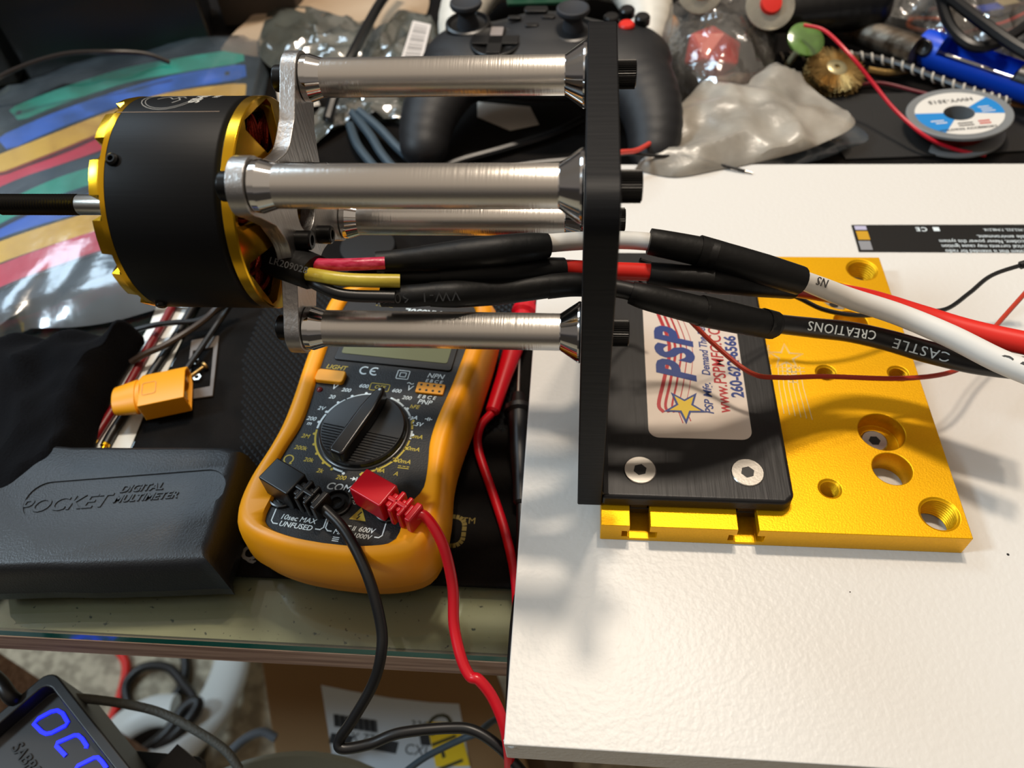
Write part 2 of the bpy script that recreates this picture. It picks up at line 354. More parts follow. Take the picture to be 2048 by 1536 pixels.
b = cut(b, c); put('plate', b, M_gold, t, bev=.35, seg=2, ang=40)
for x, y in ((106.9, 44.8), (105.2, 119)):
    b = B(); lathe(b, Matrix.Translation((x-1.5, y-1, 3)), [(0, 5), (2.6, 5), (3.0, 4.5), (3., 0)], 32, caps=False); s_ = put('screw', b, M_steel, t, label='steel socket screw in the counterbore')
    b = B(); prism(b, circ(2.25, 6), 5.5, 6.04, Matrix.Translation((x-1.5, y-1, 0))); put('hex_socket_shade', b, M_dark, s_)  # solid dark cap, its colour stands in for the shade of a hollow socket
b = B(); Me = Matrix.Translation((76.5, 82, T+.03)) @ Matrix.Rotation(-.06, 4, 'Z')
line(b, star(7.6, 3.1), .35, Me, .04, closed=True); line(b, star(6.4, 2.6), .25, Me, .04, closed=True)
for i in range(6): line(b, [(-3.5+i*1.7, -3-abs(i-2)*.5), (-4+i*1.9, -16), (-3.2+i*2.1, -30-i*.4)], .28, Me, .04)
for i in range(4): line(b, [(-3, -6-i*2), (7, -5.4-i*2)], .22, Me, .04)
text(b, 'PSP', 5.5, Me @ Matrix.Translation((2, -10, 0)) @ Matrix.Rotation(PI/2, 4, 'Z'), h=.04, bold=-.01)
for y in (3, -8, -19, -30): text(b, 'PSPMFG', 1.9, Me @ Matrix.Translation((-6.8, y, 0)) @ Matrix.Rotation(PI/2, 4, 'Z'), h=.04)
put('engraved_logo', b, mat('engraving', 'D9CBA0', .4, .7), t, label='engraved star and stripes')

# ---------------------------------------------------------------- motor mount: angle bracket, four standoffs, front bracket, bolts
YC, ZC, HS = 54.9, 109.3, 27.4
XL, XR, TP = -96., -8.6, 8.8
mount = thing('motor_mount', 'black angle bracket with four polished aluminium standoffs holding the motor', 'motor mount', (30, 75, T))
mx = Matrix(((0, 0, 1, 0), (1, 0, 0, 0), (0, 1, 0, 0), (0, 0, 0, 1)))       # prism (y, z) profile extruded along x
YF, YB = 7.9, 104.5; ZT = 146.2; TB = 6.4
def corner(cx, cy, r, a0, a1, n=8): return [(cx+r*math.cos(math.radians(a0+(a1-a0)*i/n)), cy+r*math.sin(math.radians(a0+(a1-a0)*i/n))) for i in range(n+1)]
b = B(); prism(b, [(YF, T)]+corner(YF+11, ZT-11, 11, 180, 90)+corner(YB-11, ZT-11, 11, 90, 0)+[(YB, T)], XR, XR+TP, mx)
c = B(); cyl(c, (XR-3, 54.9, 92), (XR+TP+3, 54.9, 92), 19, 48); b = cut(b, c); put('upright_plate', b, M_blkv, mount, bev=.5)
b = B(); prism(b, [(XR+TP-.2, YF), (65, YF), (68, YF+3), (68, 140), (XR+TP-.2, 140)], T, T+TB); put('foot_plate', b, M_blk, mount, bev=1.6, seg=3)
b = B(); prism(b, [(XR+TP-.1, T+TB-.1), (XR+TP+2.5, T+TB-.1), (XR+TP+.6, T+TB+.6), (XR+TP-.1, T+TB+2.5)], YF+1, YB-1, Mq); put('fillet', b, M_blk, mount)
for x, y in ((14, 19.6), (52.6, 20)):
    b = B(); lathe(b, Matrix.Translation((x, y, T+TB)), [(-.3, 5.9), (.25, 5.9), (.5, 5.6), (.5, 0)], 40, caps=False); s_ = put('flat_head_screw', b, M_steel, mount, label='bright steel countersunk screw on the foot plate')
    b = B(); prism(b, circ(2.5, 6, a0=.3), T+TB+.3, T+TB+.53, Matrix.Translation((x, y, 0))); put('hex_socket_shade', b, M_dark, s_)  # shade of the hex recess painted as a dark cap on the head
    b = B(); box(b, (x-.1, YF+9, T-2.1), (6.4, 14, 4.0)); box(b, (x-.1, YF+9, 4.6), (11, 14, 3.4)); put('slot_nut', b, M_blk, mount, bev=.4)
# standoffs
rods = [(y, z) for y in (YC-HS, YC+HS) for z in (ZC-HS, ZC+HS)]
for y, z in rods:
    b = B(); L_ = XR-XL; Mx = frame((XL, y, z), (1, 0, 0))
    lathe(b, Mx, [(0, 6.3), (.3, 7.), (2.2, 7.1), (2.5, 7.0), (5.6, 6.0), (6.2, 5.85)], 64, mi=1, caps=False); lathe(b, Mx, [(6.2, 5.85), (L_-6.6, 5.85)], 64, caps=False)
    lathe(b, Mx, [(L_-6.6, 5.85), (L_-6.3, 5.95), (L_-1.1, 9.5), (L_-.6, 9.7), (L_-.1, 9.5)], 64, mi=1, caps=False); bmesh.ops.remove_doubles(b, verts=b.verts, dist=.001); put('standoff', b, [M_alu, M_alub], mount, ang=12)
    b = B(); cyl(b, (XL-5.2, y, z), (XL-9.6, y, z), 4.05, 28); bo = put('bolt', b, M_oxide, mount, bev=.8, seg=3, label='black bolt head')
    b = B(); n_ = 40; Mb = frame((XR+TP, y, z), (1, 0, 0)); prism(b, [((4.1+(.12 if i % 2 else -.12))*math.cos(2*PI*i/n_/2), (4.1+(.12 if i % 2 else -.12))*math.sin(2*PI*i/n_/2)) for i in range(2*n_)], .0, 5.6, Mb)
    lathe(b, Mb, [(5.55, 4.0), (5.9, 3.7), (5.9, 2.2), (3, 2.1)], 24, caps=False); put('cap_screw', b, M_oxide, mount, label='knurled black cap screw on the outer face')
# front bracket: four arms with round lobes, concave between
def bracket_outline():
    P = []
    for k in range(4):
        a = math.radians(45+90*k); d = V(math.cos(a), math.sin(a), 0); s = V(-d.y, d.x, 0); R0 = HS*math.sqrt(2)
        for i in range(-6, 7):
            th = math.radians(i*15); P.append(d*(R0+8.0*math.cos(th))+s*8.0*math.sin(th))
        a2 = a+PI/4; m = V(math.cos(a2), math.sin(a2), 0)
        p0 = d*(R0-3)+s*8.0; d3 = V(-d.y, d.x, 0); p3 = d3*(R0-3)-V(-d3.y, d3.x, 0)*8.0
        p1 = d*24.5+s*9.; p2 = d3*24.5-V(-d3.y, d3.x, 0)*9.
        P += [p0]+spline([p1, m*20.5, p2], 6)+[p3]
    return [(YC+p.x, ZC+p.y) for p in P]
b = B(); prism(b, bracket_outline(), XL-5, XL, mx); c = B(); cyl(c, (XL-9, YC, ZC), (XL+5, YC, ZC), 8.2, 40); b = cut(b, c)
put('front_bracket', b, M_brk, mount, bev=.3, label='silver cross-shaped bracket plate')
for k in range(4):
    a = math.radians(0+90*k+10); y, z = YC+14.2*math.cos(a), ZC+14.2*math.sin(a)
    b = B(); Mb = frame((XL, y, z), (1, 0, 0)); lathe(b, Mb, [(0, 3.), (4.2, 3.), (4.7, 2.6), (4.7, 1.6), (2.5, 1.5), (2.5, 0)], 28, caps=False); put('motor_bolt', b, M_oxide, mount)
# sticker (printed: stars, stripes, lettering)
b = B(); zs = T+TB+.02; prism(b, rrect(38.5, 74, 4, 6, 37, 71.5), zs, zs+.12)
Ms = Matrix.Translation((37, 71.5, zs+.13)) @ Matrix.Rotation(PI/2, 4, 'Z')      # local x = +Y (up the label), local y = -X
for i, wd in enumerate((1.5, 1.1, .8, .4, .25)):
    line(b, spline([V(-25, 13-i*1.9, 0), V(-21, 14.8-i*2.6, 0), V(-8, 12-i*2.6, 0), V(10, 9.-i*2.3, 0), V(31, 13.5-i*2.4, 0)], 5), wd, Ms, .03, mi=1)
for i in (0, 1): line(b, spline([V(-30+i, 6-i*3, 0), V(-26, 7-i*3.2, 0), V(-21, 8-i*3, 0)], 4), .4, Ms, .03, mi=1)
def word(s, size, x, y, mi, bold=.02, shear=.25, sx=1., z=.05, **k): text(b, s, size, Ms @ Matrix.Translation((x, y, z)), mi, bold, shear, .03, sx=sx, **k)
word('PSP', 20.5, 4, 6.3, 2, .045, .36, .8, .06, space=1.16)
Mst = Ms @ Matrix.Translation((-22, 4.8, .12)); prism(b, star(8.6, 3.5, a0=PI*.6), 0, .04, Mst, 2); prism(b, star(6.3, 2.5, a0=PI*.6), .04, .07, Mst, 3)
word('PSP Mfg.', 4.6, -17.5, -4.6, 2); word('Demand The Best!!', 4.6, 9.5, -4.9, 2, sx=.86)
word('www.PSPMFG.COM', 7, .5, -10.2, 1, .012, .12, .86); word('260-622-6566', 6.6, -.5, -16.2, 2, .03, 0, .88)
put('sticker', b, [mat('sticker_white', 'E6D8CB', .28), mat('sticker_red', 'B5121C', .4), mat('sticker_blue', '12337F', .4), mat('sticker_yellow', 'E2C01C', .4)], mount, label='white sticker with PSP star logo, web address and phone number')

# ---------------------------------------------------------------- brushless motor
motor = thing('brushless_motor', 'large brushless motor with black can and gold end bells on the silver bracket', 'motor', (-125, YC, ZC-33))
def mf(x): return frame((x, YC, ZC), (1, 0, 0), (0, 0, 1))          # local z = +X, local x = up, local y = -Y
b = B(); lathe(b, mf(0), [(-142.7, 29), (-142.7, 32.3), (-142.3, 32.6), (-111, 32.6), (-110.4, 32.2), (-109.6, 31.2), (-108.5, 31.0), (-108.5, 28)], 128, caps=False); put('can', b, M_blks, motor, label='black cylindrical can')
# rear bell with stepped notches
b = B(); segs = 144; rings = []
def nt_(i): a = (i/segs*12) % 1; return 0 if a < .62 else 1
prof = lambda q: [(-142.6, 32.5), (-144.0, 32.7), (-144.6, 32.7 if not q else 31.2), (-147.2 if not q else -145.0, 32.3 if not q else 30.8), (-147.2 if not q else -145.2, 28.5), (-145.4, 27.5), (-145.4, 5)]
for i in range(segs):
    a = 2*PI*i/segs; rings.append([b.verts.new(mf(0) @ V(r*math.cos(a), r*math.sin(a), x)) for x, r in prof(nt_(i))])
for i in range(segs):
    for k in range(6): b.faces.new((rings[i][k], rings[(i+1) % segs][k], rings[(i+1) % segs][k+1], rings[i][k+1]))
put('rear_bell', b, M_goldp, motor, label='gold notched end ring', ang=20)
# front bell: ring + cone cut into spokes
b = B(); lathe(b, mf(0), [(-109, 29.5), (-109, 31.6), (-108.6, 32.6), (-105.6, 32.6), (-105.2, 32.2), (-101.1, 15.5), (-101.1, 9), (-103.5, 9), (-103.5, 14), (-107, 28.5), (-109, 29.5)], 120, caps=False)
c = B()
for k in range(6):
    a = math.radians(60*k+47); wd = 9.5 if k else 8
    M = mf(-111) @ Matrix.Rotation(a, 4, 'Z')
    P = [(17.2, -4.5), (20, -6.2), (28.0, -wd-1.6), (30.3, -wd), (30.6, 0), (30.3, wd), (28., wd+1.6), (20, 6.2), (17.2, 4.5)]
    prism(c, P, 0, 16, M)
b = cut(b, c); put('front_bell', b, M_goldp, motor, label='gold spoked end bell', ang=25, bev=.25)
b = B()
for k in range(18):
    M = mf(-112) @ Matrix.Rotation(2*PI*k/18, 4, 'Z') @ Matrix.Translation((22.5, 0, 0))
    for j in range(5): tube(b, [M @ V(x*(1-.05*j), y_*(.5+.13*j), zz) for x, y_, zz in ((-5.5, -3, -2), (-5.8, 0, 3.2), (0, 3.3, 5.2-.6*j), (5.6, 0, 3.2), (5.2, -3, -2), (5.6, 0, 3.2))][:4]+[M @ V(5.2, -1.5, -2)], .62, 6, 4)
    ball(b, (0, 0, 1), 4.6, (1.15, .62, .7), M, 10)
put('winding', b, M_copper, motor, label='dark copper windings')
b = B(); lathe(b, mf(0), [(-140, 27.5), (-109.5, 27.5), (-109.5, 10), (-140, 10)], 64, caps=False); put('stator', b, M_dark, motor)
b = B(); p = [(-145, 3.3), (-171.8, 3.3), (-171.8, 3.0)]; x = -171.8; k = 0
while x > -198: x -= .5; k ^= 1; p.append((x, 3.45 if k else 2.95))
p += [(-198.6, 2.6), (-198.8, 2.1)]; lathe(b, mf(0), p[2:], 24); sh = put('shaft', b, M_oxide, motor, label='black threaded shaft', ang=60)
b = B(); lathe(b, mf(0), [(-144, 3.35), (-171.4, 3.35), (-172, 3.0)], 32); put('shaft_shoulder', b, M_steel, sh, label='bright steel shoulder')
n1 = V(0, -.79, .614)
for x, dy in ((-140.2, 22), (-140.2, -68), (-140.2, 112), (-140.2, 202)):
    n2 = Matrix.Rotation(math.radians(-dy), 3, 'X') @ n1; Mb = frame(V(x, YC, ZC)+n2*32.3, n2)
    b = B(); lathe(b, Mb, [(0, 1.9), (1.1, 1.8), (1.6, 1.2), (1.6, .8), (.8, .75)], 20, caps=False); put('grub_screw', b, M_oxide, motor)
# engraved marks on the can: text wrapped round the cylinder
def wrap(bm, x0, th0, r, sx=1.):
    """maps flat (x along the can, y around it, z out) onto the cylinder"""
    for v in bm.verts:
        th = th0+v.co.y/r; q = r+v.co.z; n2 = Matrix.Rotation(-th, 3, 'X') @ n1; v.co = V(x0+v.co.x, YC, ZC)+n2*q
b = B(); I = Matrix.Identity(4); line(b, [(6.5*math.cos(t_/24*2*PI)*1.3, 9*math.sin(t_/24*2*PI)) for t_ in range(24)], .28, I, .04, closed=True); line(b, [(5.9*math.cos(t_/24*2*PI)*1.25, 8.2*math.sin(t_/24*2*PI)) for t_ in range(24)], .22, I, .04, closed=True)
line(b, spline([V(-4, -1, 0), V(-1.5, 1.5, 0), V(1, -1, 0), V(2.5, 2, 0), V(4.5, 0, 0)], 5), .4, I, .04); line(b, [(2, -4.5), (3.4, -2), (1.2, 2)], .5, I, .04); line(b, spline([V(-5, 3, 0), V(-3, 4.5, 0), V(0, 3, 0), V(3, 5, 0)], 4), .35, I, .04)
wrap(b, -131.5, math.radians(71), 32.66); put('engraved_emblem', b, mat('engraving_grey', '85827C', .5), motor, label='thin engraved oval emblem')
b = B(); text(b, 'SII-6530', 4.6, Matrix.Rotation(PI/2, 4, 'Z'), bold=.02, h=.03); text(b, '180KV', 2.6, Matrix.Translation((4.5, 1, 0)) @ Matrix.Rotation(PI/2, 4, 'Z'), h=.03)
wrap(b, -123, math.radians(76), 32.66); put('engraved_lettering', b, mat('engraving_light', 'C9C4B8', .5), motor)
b = B(); line(b, [(-19, 0), (12, 0)], .22, I, .02); wrap(b, -125, math.radians(53), 32.63)
put('scratch', b, mat('scratch', '8A7460', .6), motor)
# ---------------------------------------------------------------- power wires (from the motor, through the bracket, out to the right)
def wirepath(L): return [atd(u, v, d) for u, v, d in L]
b = B(); P = wirepath([(492, 478, 262), (520, 500, 252), (560, 518, 244), (628, 545, 238)])
tube(b, P, 7, 16, 8, rs=[4.5, 5.8, 6.6, 6.6, 6.2], flat=.8); sl = put('lead_sleeve', b, M_shrink, motor, label='black heat-shrink sleeve round the three leads')
b = B(); Mt = frame(atd(572, 540, 229), -fw, RX); text(b, 'LR209028', 2.9, Mt @ Matrix.Rotation(-.27, 4, 'Z') @ Matrix.Translation((0, 1.5, -1.1)), h=.02)
bpy.context.view_layer.update()
put('sleeve_print', b, mat('faint_grey_print', '4A4A4A', .7), sl)
M_pink = mat('crimson_lead', 'C21340', .3, bump=.5, bscale=160, c2='E0486A', cscale=300, stretch=(1, 3, 3))
M_ylead = mat('pale_yellow_lead', 'C9B23C', .35, bump=.5, bscale=160)
for nm, m, L, r, lb in (('lead', M_pink, [(600, 523, 241), (640, 529, 238), (700, 529, 237), (770, 526, 238)], 1.95, 'crimson motor lead'), ('lead', M_ylead, [(600, 545, 238), (640, 552, 235), (700, 560, 235), (800, 562, 237)], 2.1, 'yellow motor lead'), ('lead', M_wblk, [(605, 553, 240), (640, 572, 236), (690, 590, 236), (790, 594, 237)], 1.9, 'black motor lead')):
    b = B(); tube(b, wirepath(L), r, 14, 8); put(nm, b, m, motor, label=lb)
M_seam = mat('amber_seam', '5A4A1C', .5)
def power(name, label, m, segs, sleeves):
    pts = wirepath(segs); b = B(); t = thing(name, label, 'wire', pts[0]); tube(b, pts, 2.95, 18, 8, rs=[2.95]*5+[3.2, 3.6, 3.8, 4., 4.1, 4.2]); put('cable', b, m, t)
    for L, rs in sleeves: b = B(); tube(b, wirepath(L), 4, 18, 8, rs=rs); put('heat_shrink', b, M_shrink, t)
    return t
tw = power('power_wire', 'white silicone power wire, uppermost of three through the bracket', M_wwht,
      [(1040, 492, 245), (1090, 487, 247), (1180, 481, 253), (1265, 481, 256), (1340, 490, 256), (1450, 515, 256), (1590, 556, 262), (1640, 574, 268), (1700, 597, 274), (1800, 630, 275), (1900, 672, 270), (2000, 722, 264), (2100, 762, 258)],
      [([(752, 524, 240), (800, 521, 241), (852, 517, 241)], [3.2, 3.5, 4.]), ([(845, 518, 241), (930, 508, 241), (1000, 500, 242), (1060, 494, 245), (1095, 491, 247)], [4.1, 4.6, 4.7, 4.5, 3.9]),
       ([(1298, 483, 254), (1330, 489, 254), (1400, 503, 255), (1430, 512, 255)], [4.3, 4.5, 4.8, 5.2]), ([(1395, 502, 255), (1450, 516, 256), (1530, 540, 259), (1600, 561, 263)], [5.3, 5.0, 5.2, 4.9])])
def wireprint(P, s, size, m, parent, r, mirror=False, shift=0.):
    """prints a word along a wire on the side facing the camera"""
    b = B(); a_, c_ = Vector(P[0]), Vector(P[1]); d = (c_-a_).normalized(); n_ = (CAM-(a_+c_)/2).normalized(); n_ = (n_-d*n_.dot(d)).normalized()
    M = frame((a_+c_)/2+n_*(r-.02), n_, d if not mirror else -d)
    text(b, s, size, M @ Matrix.Translation((0, shift, 0)), h=.12, sx=1.08, space=1.12); q = size*.6
    me = put('wire_print', b, m, parent)
P = wirepath([(1975, 710, 266), (2090, 757, 259)]); wireprint(P, 'CAS', 6.2, mat('grey_ink', '55524E', .6), tw, 4.15)
P = wirepath([(1600, 560, 263), (1650, 577, 269)]); wireprint(P, 'NS', 4, mat('grey_ink', '55524E', .6), tw, 3.6, True, -1.8)
power('power_wire', 'red silicone power wire between the white and the black one', M_wred,
      [(1060, 540, 250), (1120, 537, 252), (1200, 541, 255), (1300, 545, 258), (1420, 556, 258), (1560, 572, 268), (1640, 582, 276), (1740, 600, 284), (1850, 634, 284), (1950, 664, 279), (2100, 697, 270)],
      [([(772, 556, 246), (850, 553, 246), (905, 551, 246)], [3.2, 3.5, 3.6]), ([(880, 552, 246), (960, 546, 247), (1060, 541, 249), (1128, 538, 252)], [4.3, 4.7, 4.3, 3.7]),
       ([(1298, 547, 258), (1340, 552, 258), (1425, 560, 257)], [3.9, 4.2, 4.3]), ([(1415, 560, 258), (1500, 566, 263), (1585, 574, 270)], [4.4, 4.6, 4.2])])
tk = power('power_wire', 'black silicone power wire with white lettering, lowest of three', M_wblk,
      [(1000, 580, 247), (1100, 570, 249), (1165, 568, 251), (1240, 578, 251), (1300, 593, 251), (1430, 624, 254), (1530, 644, 262), (1620, 655, 273), (1700, 664, 280), (1780, 682, 282), (1860, 705, 280), (1960, 727, 277), (2100, 742, 270)],
      [([(762, 594, 240), (820, 592, 240), (880, 587, 241)], [3.1, 3.5, 3.6]), ([(860, 589, 241), (912, 588, 242), (1000, 583, 247), (1100, 571, 249)], [3.8, 4.3, 4.2, 4.]), ([(1095, 572, 249), (1150, 569, 250), (1215, 575, 251)], [4.2, 3.9, 3.5]),
       ([(1262, 585, 251), (1300, 596, 251), (1410, 624, 253)], [3.7, 4.3, 4.8]), ([(1400, 621, 253), (1470, 636, 257), (1545, 651, 263)], [5.1, 5.0, 4.7]), ([(1525, 645, 261), (1548, 649, 264)], [4.9, 4.6])])
P = wirepath([(770, 597, 240), (905, 591, 241)]); wireprint(P, 'VW-1  600V', 4.2, mat('dark_grey_print', '242424', .7), tk, 3.6, True)
for seg, s, sh in (([(1570, 645, 268), (1765, 674, 281)], 'CREATIONS', -.3), ([(1775, 680, 282), (1900, 714, 279)], 'CASTLE', .2)):
    P = wirepath(seg); wireprint(P, s, 4.6 if s[1] == 'R' else 5.0, M_ink_w, tk, 3.9, True, sh)
def wire(name, label, m, P, r, cat='wire', k=8, tip=None, n=8, group=None):
    b = B(); tube(b, P, r, n, k)
    if tip is None: return tag(put(name, b, m), label, cat, group)
    t = thing(name, label, cat, P[0], group=group); put('insulation', b, m, t)
    b = B(); d = (Vector(P[-1])-Vector(P[-2])).normalized(); cyl(b, P[-1], Vector(P[-1])+d*tip, r*.6, 8); put('bare_end', b, M_steel, t); return t
wire('thin_wire', 'thin red wire drooping across the sticker and the gold plate', mat('thin_red', 'B5341C', .4), [at(1300, 560, 60), at(1340, 600, 52), at(1380, 641, 44), at(1430, 690, 38), at(1500, 745, 34), at(1560, 755, 32), at(1650, 753, 30), at(1800, 757, 28), at(1900, 745, 26), at(1945, 715, 26), at(1985, 660, 26), at(2060, 575, 30)], .95)
wire('thin_wire', 'thin black wire curving over the board behind the white power wire', M_wblk, [at(1280, 520, 70), at(1400, 560, 60), at(1500, 575, 50), at(1560, 580, 42), at(1600, 597, 38), at(1650, 620, 34), at(1720, 631, 30), at(1800, 624, 26), at(1850, 623, 24), at(1895, 617, 22), at(1940, 585, 22), at(1985, 550, 24), at(2060, 525, 28)], .95)
b = B(); P = [at(2040, 531, 27), at(2075, 521, 29)]; cyl(b, P[0], P[1], 1.7, 14); tag(put('wire_sleeve', b, M_shrink), 'short black sleeve at the right end of the thin black wire', 'sleeve')
wire('thin_wire', 'short thin black wire under the white wire at the upright plate', M_wblk, [at(1095, 577, 60), at(1120, 585, 60), at(1150, 588, 60), at(1180, 580, 60), at(1260, 540, 50), at(1300, 600, 40)], .8)

# ---------------------------------------------------------------- multimeter
RZ = math.radians(-6); MC = V(-91.5, 32, 0)
meter = thing('multimeter', 'yellow-orange handheld digital multimeter with black face and rotary dial', 'multimeter', (MC.x, MC.y, MT), RZ)
MM = Matrix.Translation(MC) @ Matrix.Rotation(RZ, 4, 'Z')
def sym(R_): return R_+[(-x, y) for x, y in reversed(R_)]
def smooth_poly(P, k=4): Q = spline([V(x, y, 0) for x, y in P]+[V(*P[0], 0)], k)[:-1]; return [(p.x, p.y) for p in Q]
half_o = [(0, -53.5), (14, -52.8), (27, -50), (35, -45.5), (38, -38), (38.2, -26), (36, -12), (35, 0), (35.6, 14), (37.5, 34), (39, 60), (38.2, 74), (34, 80), (24, 83), (10, 84.4)]
half_i = [(0, -47.4), (10, -47), (20, -45.2), (24.5, -42), (25, -37), (24.6, -32), (25, -29), (27, -25), (29, -20), (28, -10), (26.3, 0), (26.6, 12), (28.6, 30), (30, 55), (29.5, 70), (26, 74.6), (14, 77.5)]
out_ = smooth_poly(sym(half_o)[:-1] if half_o[0][0] == 0 else sym(half_o)); inn = smooth_poly(sym(half_i)[:-1])
def ringloft(bm, loops, M, cap0=True, cap1=False):
    L = [[bm.verts.new(M @ V(*p)) for p in lp] for lp in loops]
    for a, c in zip(L, L[1:]):
        n = len(a)
        for i in range(n): bm.faces.new((a[i], a[(i+1) % n], c[(i+1) % n], c[i]))
    if cap0: bm.faces.new(L[0][::-1])
    if cap1: bm.faces.new(L[-1])
def sc_(P, dx, z, cy=15.): return [(x*(1+dx/38), cy+(y-cy)*(1+dx/68), z) for x, y in P]
def resample(P, n):
    P = [Vector(p) for p in P]; m = len(P); seg = [(P[(i+1) % m]-P[i]).length for i in range(m)]; tot = sum(seg); out = []; i = 0; acc = 0
    for k in range(n):
        s = tot*k/n
        while acc+seg[i] < s: acc += seg[i]; i += 1
        out.append(P[i].lerp(P[(i+1) % m], (s-acc)/seg[i]))
    return [(p.x, p.y) for p in out]
N_ = 120; out_ = resample(out_, N_); inn = resample(inn, N_)
b = B(); ringloft(b, [sc_(out_, -4.5, MT), sc_(out_, -3, MT+1.2), sc_(out_, -1.4, MT+5), sc_(out_, -.1, MT+13), sc_(out_, .3, MT+13.6), sc_(out_, 0, 8), sc_(out_, -.5, 14), sc_(out_, -1.6, 17.6), sc_(out_, -3.2, 19.4), sc_(out_, -5., 19.6), sc_(inn, 1.2, 19.0), sc_(inn, .2, 17.9), sc_(inn, 0, 15.5)], MM, cap1=True)
put('holster', b, M_orange, meter, ang=50, label='orange rubber holster')
FZ = 17.2; b = B(); prism(b, inn, 14, FZ, MM); face = put('face_panel', b, M_face, meter, ang=30, label='black face panel')
def Fm(x, y, z=0., r=0.): return MM @ Matrix.Translation((x, y, FZ+z)) @ Matrix.Rotation(r, 4, 'Z')
b = B(); prism(b, rrect(51, 27, 1.5, 4), -.2, .8, Fm(1, 49)); put('display_frame', b, M_dark, meter, bev=.4)
b = B(); prism(b, rrect(46, 21, 1, 4), .8, 1., Fm(1, 49.5)); put('display', b, M_lcd, meter, label='grey-green display')
b = B(); line(b, [(-24.2, -13), (-24.2, 13)], 1.2, Fm(27.4+22.8, 49, .9), .2); b.free()
# dial
b = B(); lathe(b, Fm(-.6, 1), [(-.1, 17.8), (.4, 17.8), (.6, 17.5), (.7, 17.), (2.6, 16.7), (3.2, 16.1), (3.2, 0)], 64)
dial = put('dial', b, M_dial, meter, label='round black rotary dial')
b = B()
for i in range(12): y = -1.5-i*1.25; w2 = math.sqrt(max(0, 15.7**2-y*y)); box(b, (0, y, 3.4), (2*w2, .45, .5), Fm(-.6, 1, 0, -.1))
put('grip_rib', b, M_dial, dial)
b = B(); K = Fm(-.6, 1, 0, -.16-.1); prism(b, [(-3.4, -15.5), (-2.4, -17), (2.4, -17), (3.4, -15.5), (3.2, 6), (2.2, 14), (1.2, 17.2), (-1.2, 17.2), (-2.2, 14), (-3.2, 6)], 3, 9.2, K); put('pointer', b, M_dial, dial, bev=1.3, seg=3)
b = B(); lathe(b, K @ Matrix.Translation((0, 15.2, 9.2)), [(0, .55), (.08, .55), (.08, 0)], 12); put('pointer_dot', b, M_ink_w, dial)
# printing round the dial
bw, by = B(), B()
def R_(a, r=19.6): return -.6+r*math.cos(math.radians(a)), 1+r*math.sin(math.radians(a))
def seg(bm, a0, a1): line(bm, arc(18.9, a0, a1, 10), .75, Fm(-.6, 1, .02), .03)
for a0, a1 in ((96, 128), (130, 158), (160, 182), (50, 72), (26, 48), (-2, 10), (249, 262)): seg(bw, a0, a1)
for a0, a1 in ((80, 94), (12, 24), (-58, -4), (-76, -60), (184, 246)): seg(by, a0, a1)
def L_(bm, s, x, y, size=3., **k): text(bm, s, size, Fm(x, y, .02, -.02), h=.03, shear=.2, bold=.012, **k)
angs = [88, 104, 121, 139, 157, 173, 190, 205, 219, 235, 249, 264, 284, 305, 325, 345, 4, 24, 44, 62]
for i, a in enumerate(angs):
    x, y = R_(a, 19.5); bm_ = by if i in (0, 6, 7, 8, 9, 10, 12, 13, 14, 15, 17) else bw; lathe(bm_, Fm(x, y), [(0, .6), (.06, .6), (.06, 0)], 10)
for s, x, y, wh in (('600', -7.5, 23.4, 1), ('200', -14.5, 20.4, 1), ('20', -19.6, 16.2, 1), ('2V', -22.2, 10, 1), ('200', -24.6, 4.5, 1), ('m', -24.6, 2.2, 1), ('2M', -24, -4, 0), ('200k', -24, -9.6, 0), ('20k', -18.6, -14.5, 0), ('2k', -12.2, -18.6, 0), ('200', -3, -20.4, 0),
                    ('OFF', -.8, 23.7, 0), ('600', 6.6, 22.8, 1), ('200', 13.2, 19.8, 1), ('hFE', 17.8, 15.8, 0), ('mA', 18.6, 10.6, 1), ('1.5V', 21, 7.6, 1), ('2mA', 22.6, 1.8, 0), ('20mA', 22.2, -4.0, 0), ('200mA', 19.4, -10.0, 0), ('10A', 11.8, -15.2, 0), ('A', 19, -15.8, 0)):
    L_(bw if wh else by, s, x if abs(x) < 9 else x*.93-.6, y, 2.6)
line(bw, [(21.6, 10.6), (22.8, 10.6)], .3, Fm(0, 0, .02)); line(bw, [(22.8, 9.8), (22.8, 11.4)], .35, Fm(0, 0, .02)); line(bw, [(23.5, 9.8), (23.5, 11.4)], .35, Fm(0, 0, .02)); line(bw, [(23.5, 10.6), (24.6, 10.6)], .3, Fm(0, 0, .02))
line(by, rrect(8, 3.6, .5, 2, -.8, 23.7), .3, Fm(0, 0, .02), closed=True)
L_(bw, 'V', -19.5, 21.4, 3.8); L_(bw, 'V', 11.4, 24.8, 3.8); line(bw, [(-21, 23.8), (-18, 23.8)], .35, Fm(0, 0, .02)); line(bw, spline([V(9.9, 27.2, 0), V(10.7, 27.7, 0), V(11.8, 27, 0), V(12.7, 27.5, 0)], 3), .35, Fm(0, 0, .02))
line(by, [(17, -13.0), (21.3, -13.0)], .35, Fm(0, 0, .02)); line(by, [(17, -12.2), (18.2, -12.2)], .3, Fm(0, 0, .02)); line(by, [(18.7, -12.2), (19.9, -12.2)], .3, Fm(0, 0, .02)); line(by, [(20.3, -12.2), (21.3, -12.2)], .3, Fm(0, 0, .02))
line(by, arc(1.8, -60, 240, 14, -25.6, -15.2), .5, Fm(0, 0, .02)); line(by, [(-27.4, -17), (-26.4, -17)], .5, Fm(0, 0, .02)); line(by, [(-24.8, -17), (-23.8, -17)], .5, Fm(0, 0, .02))
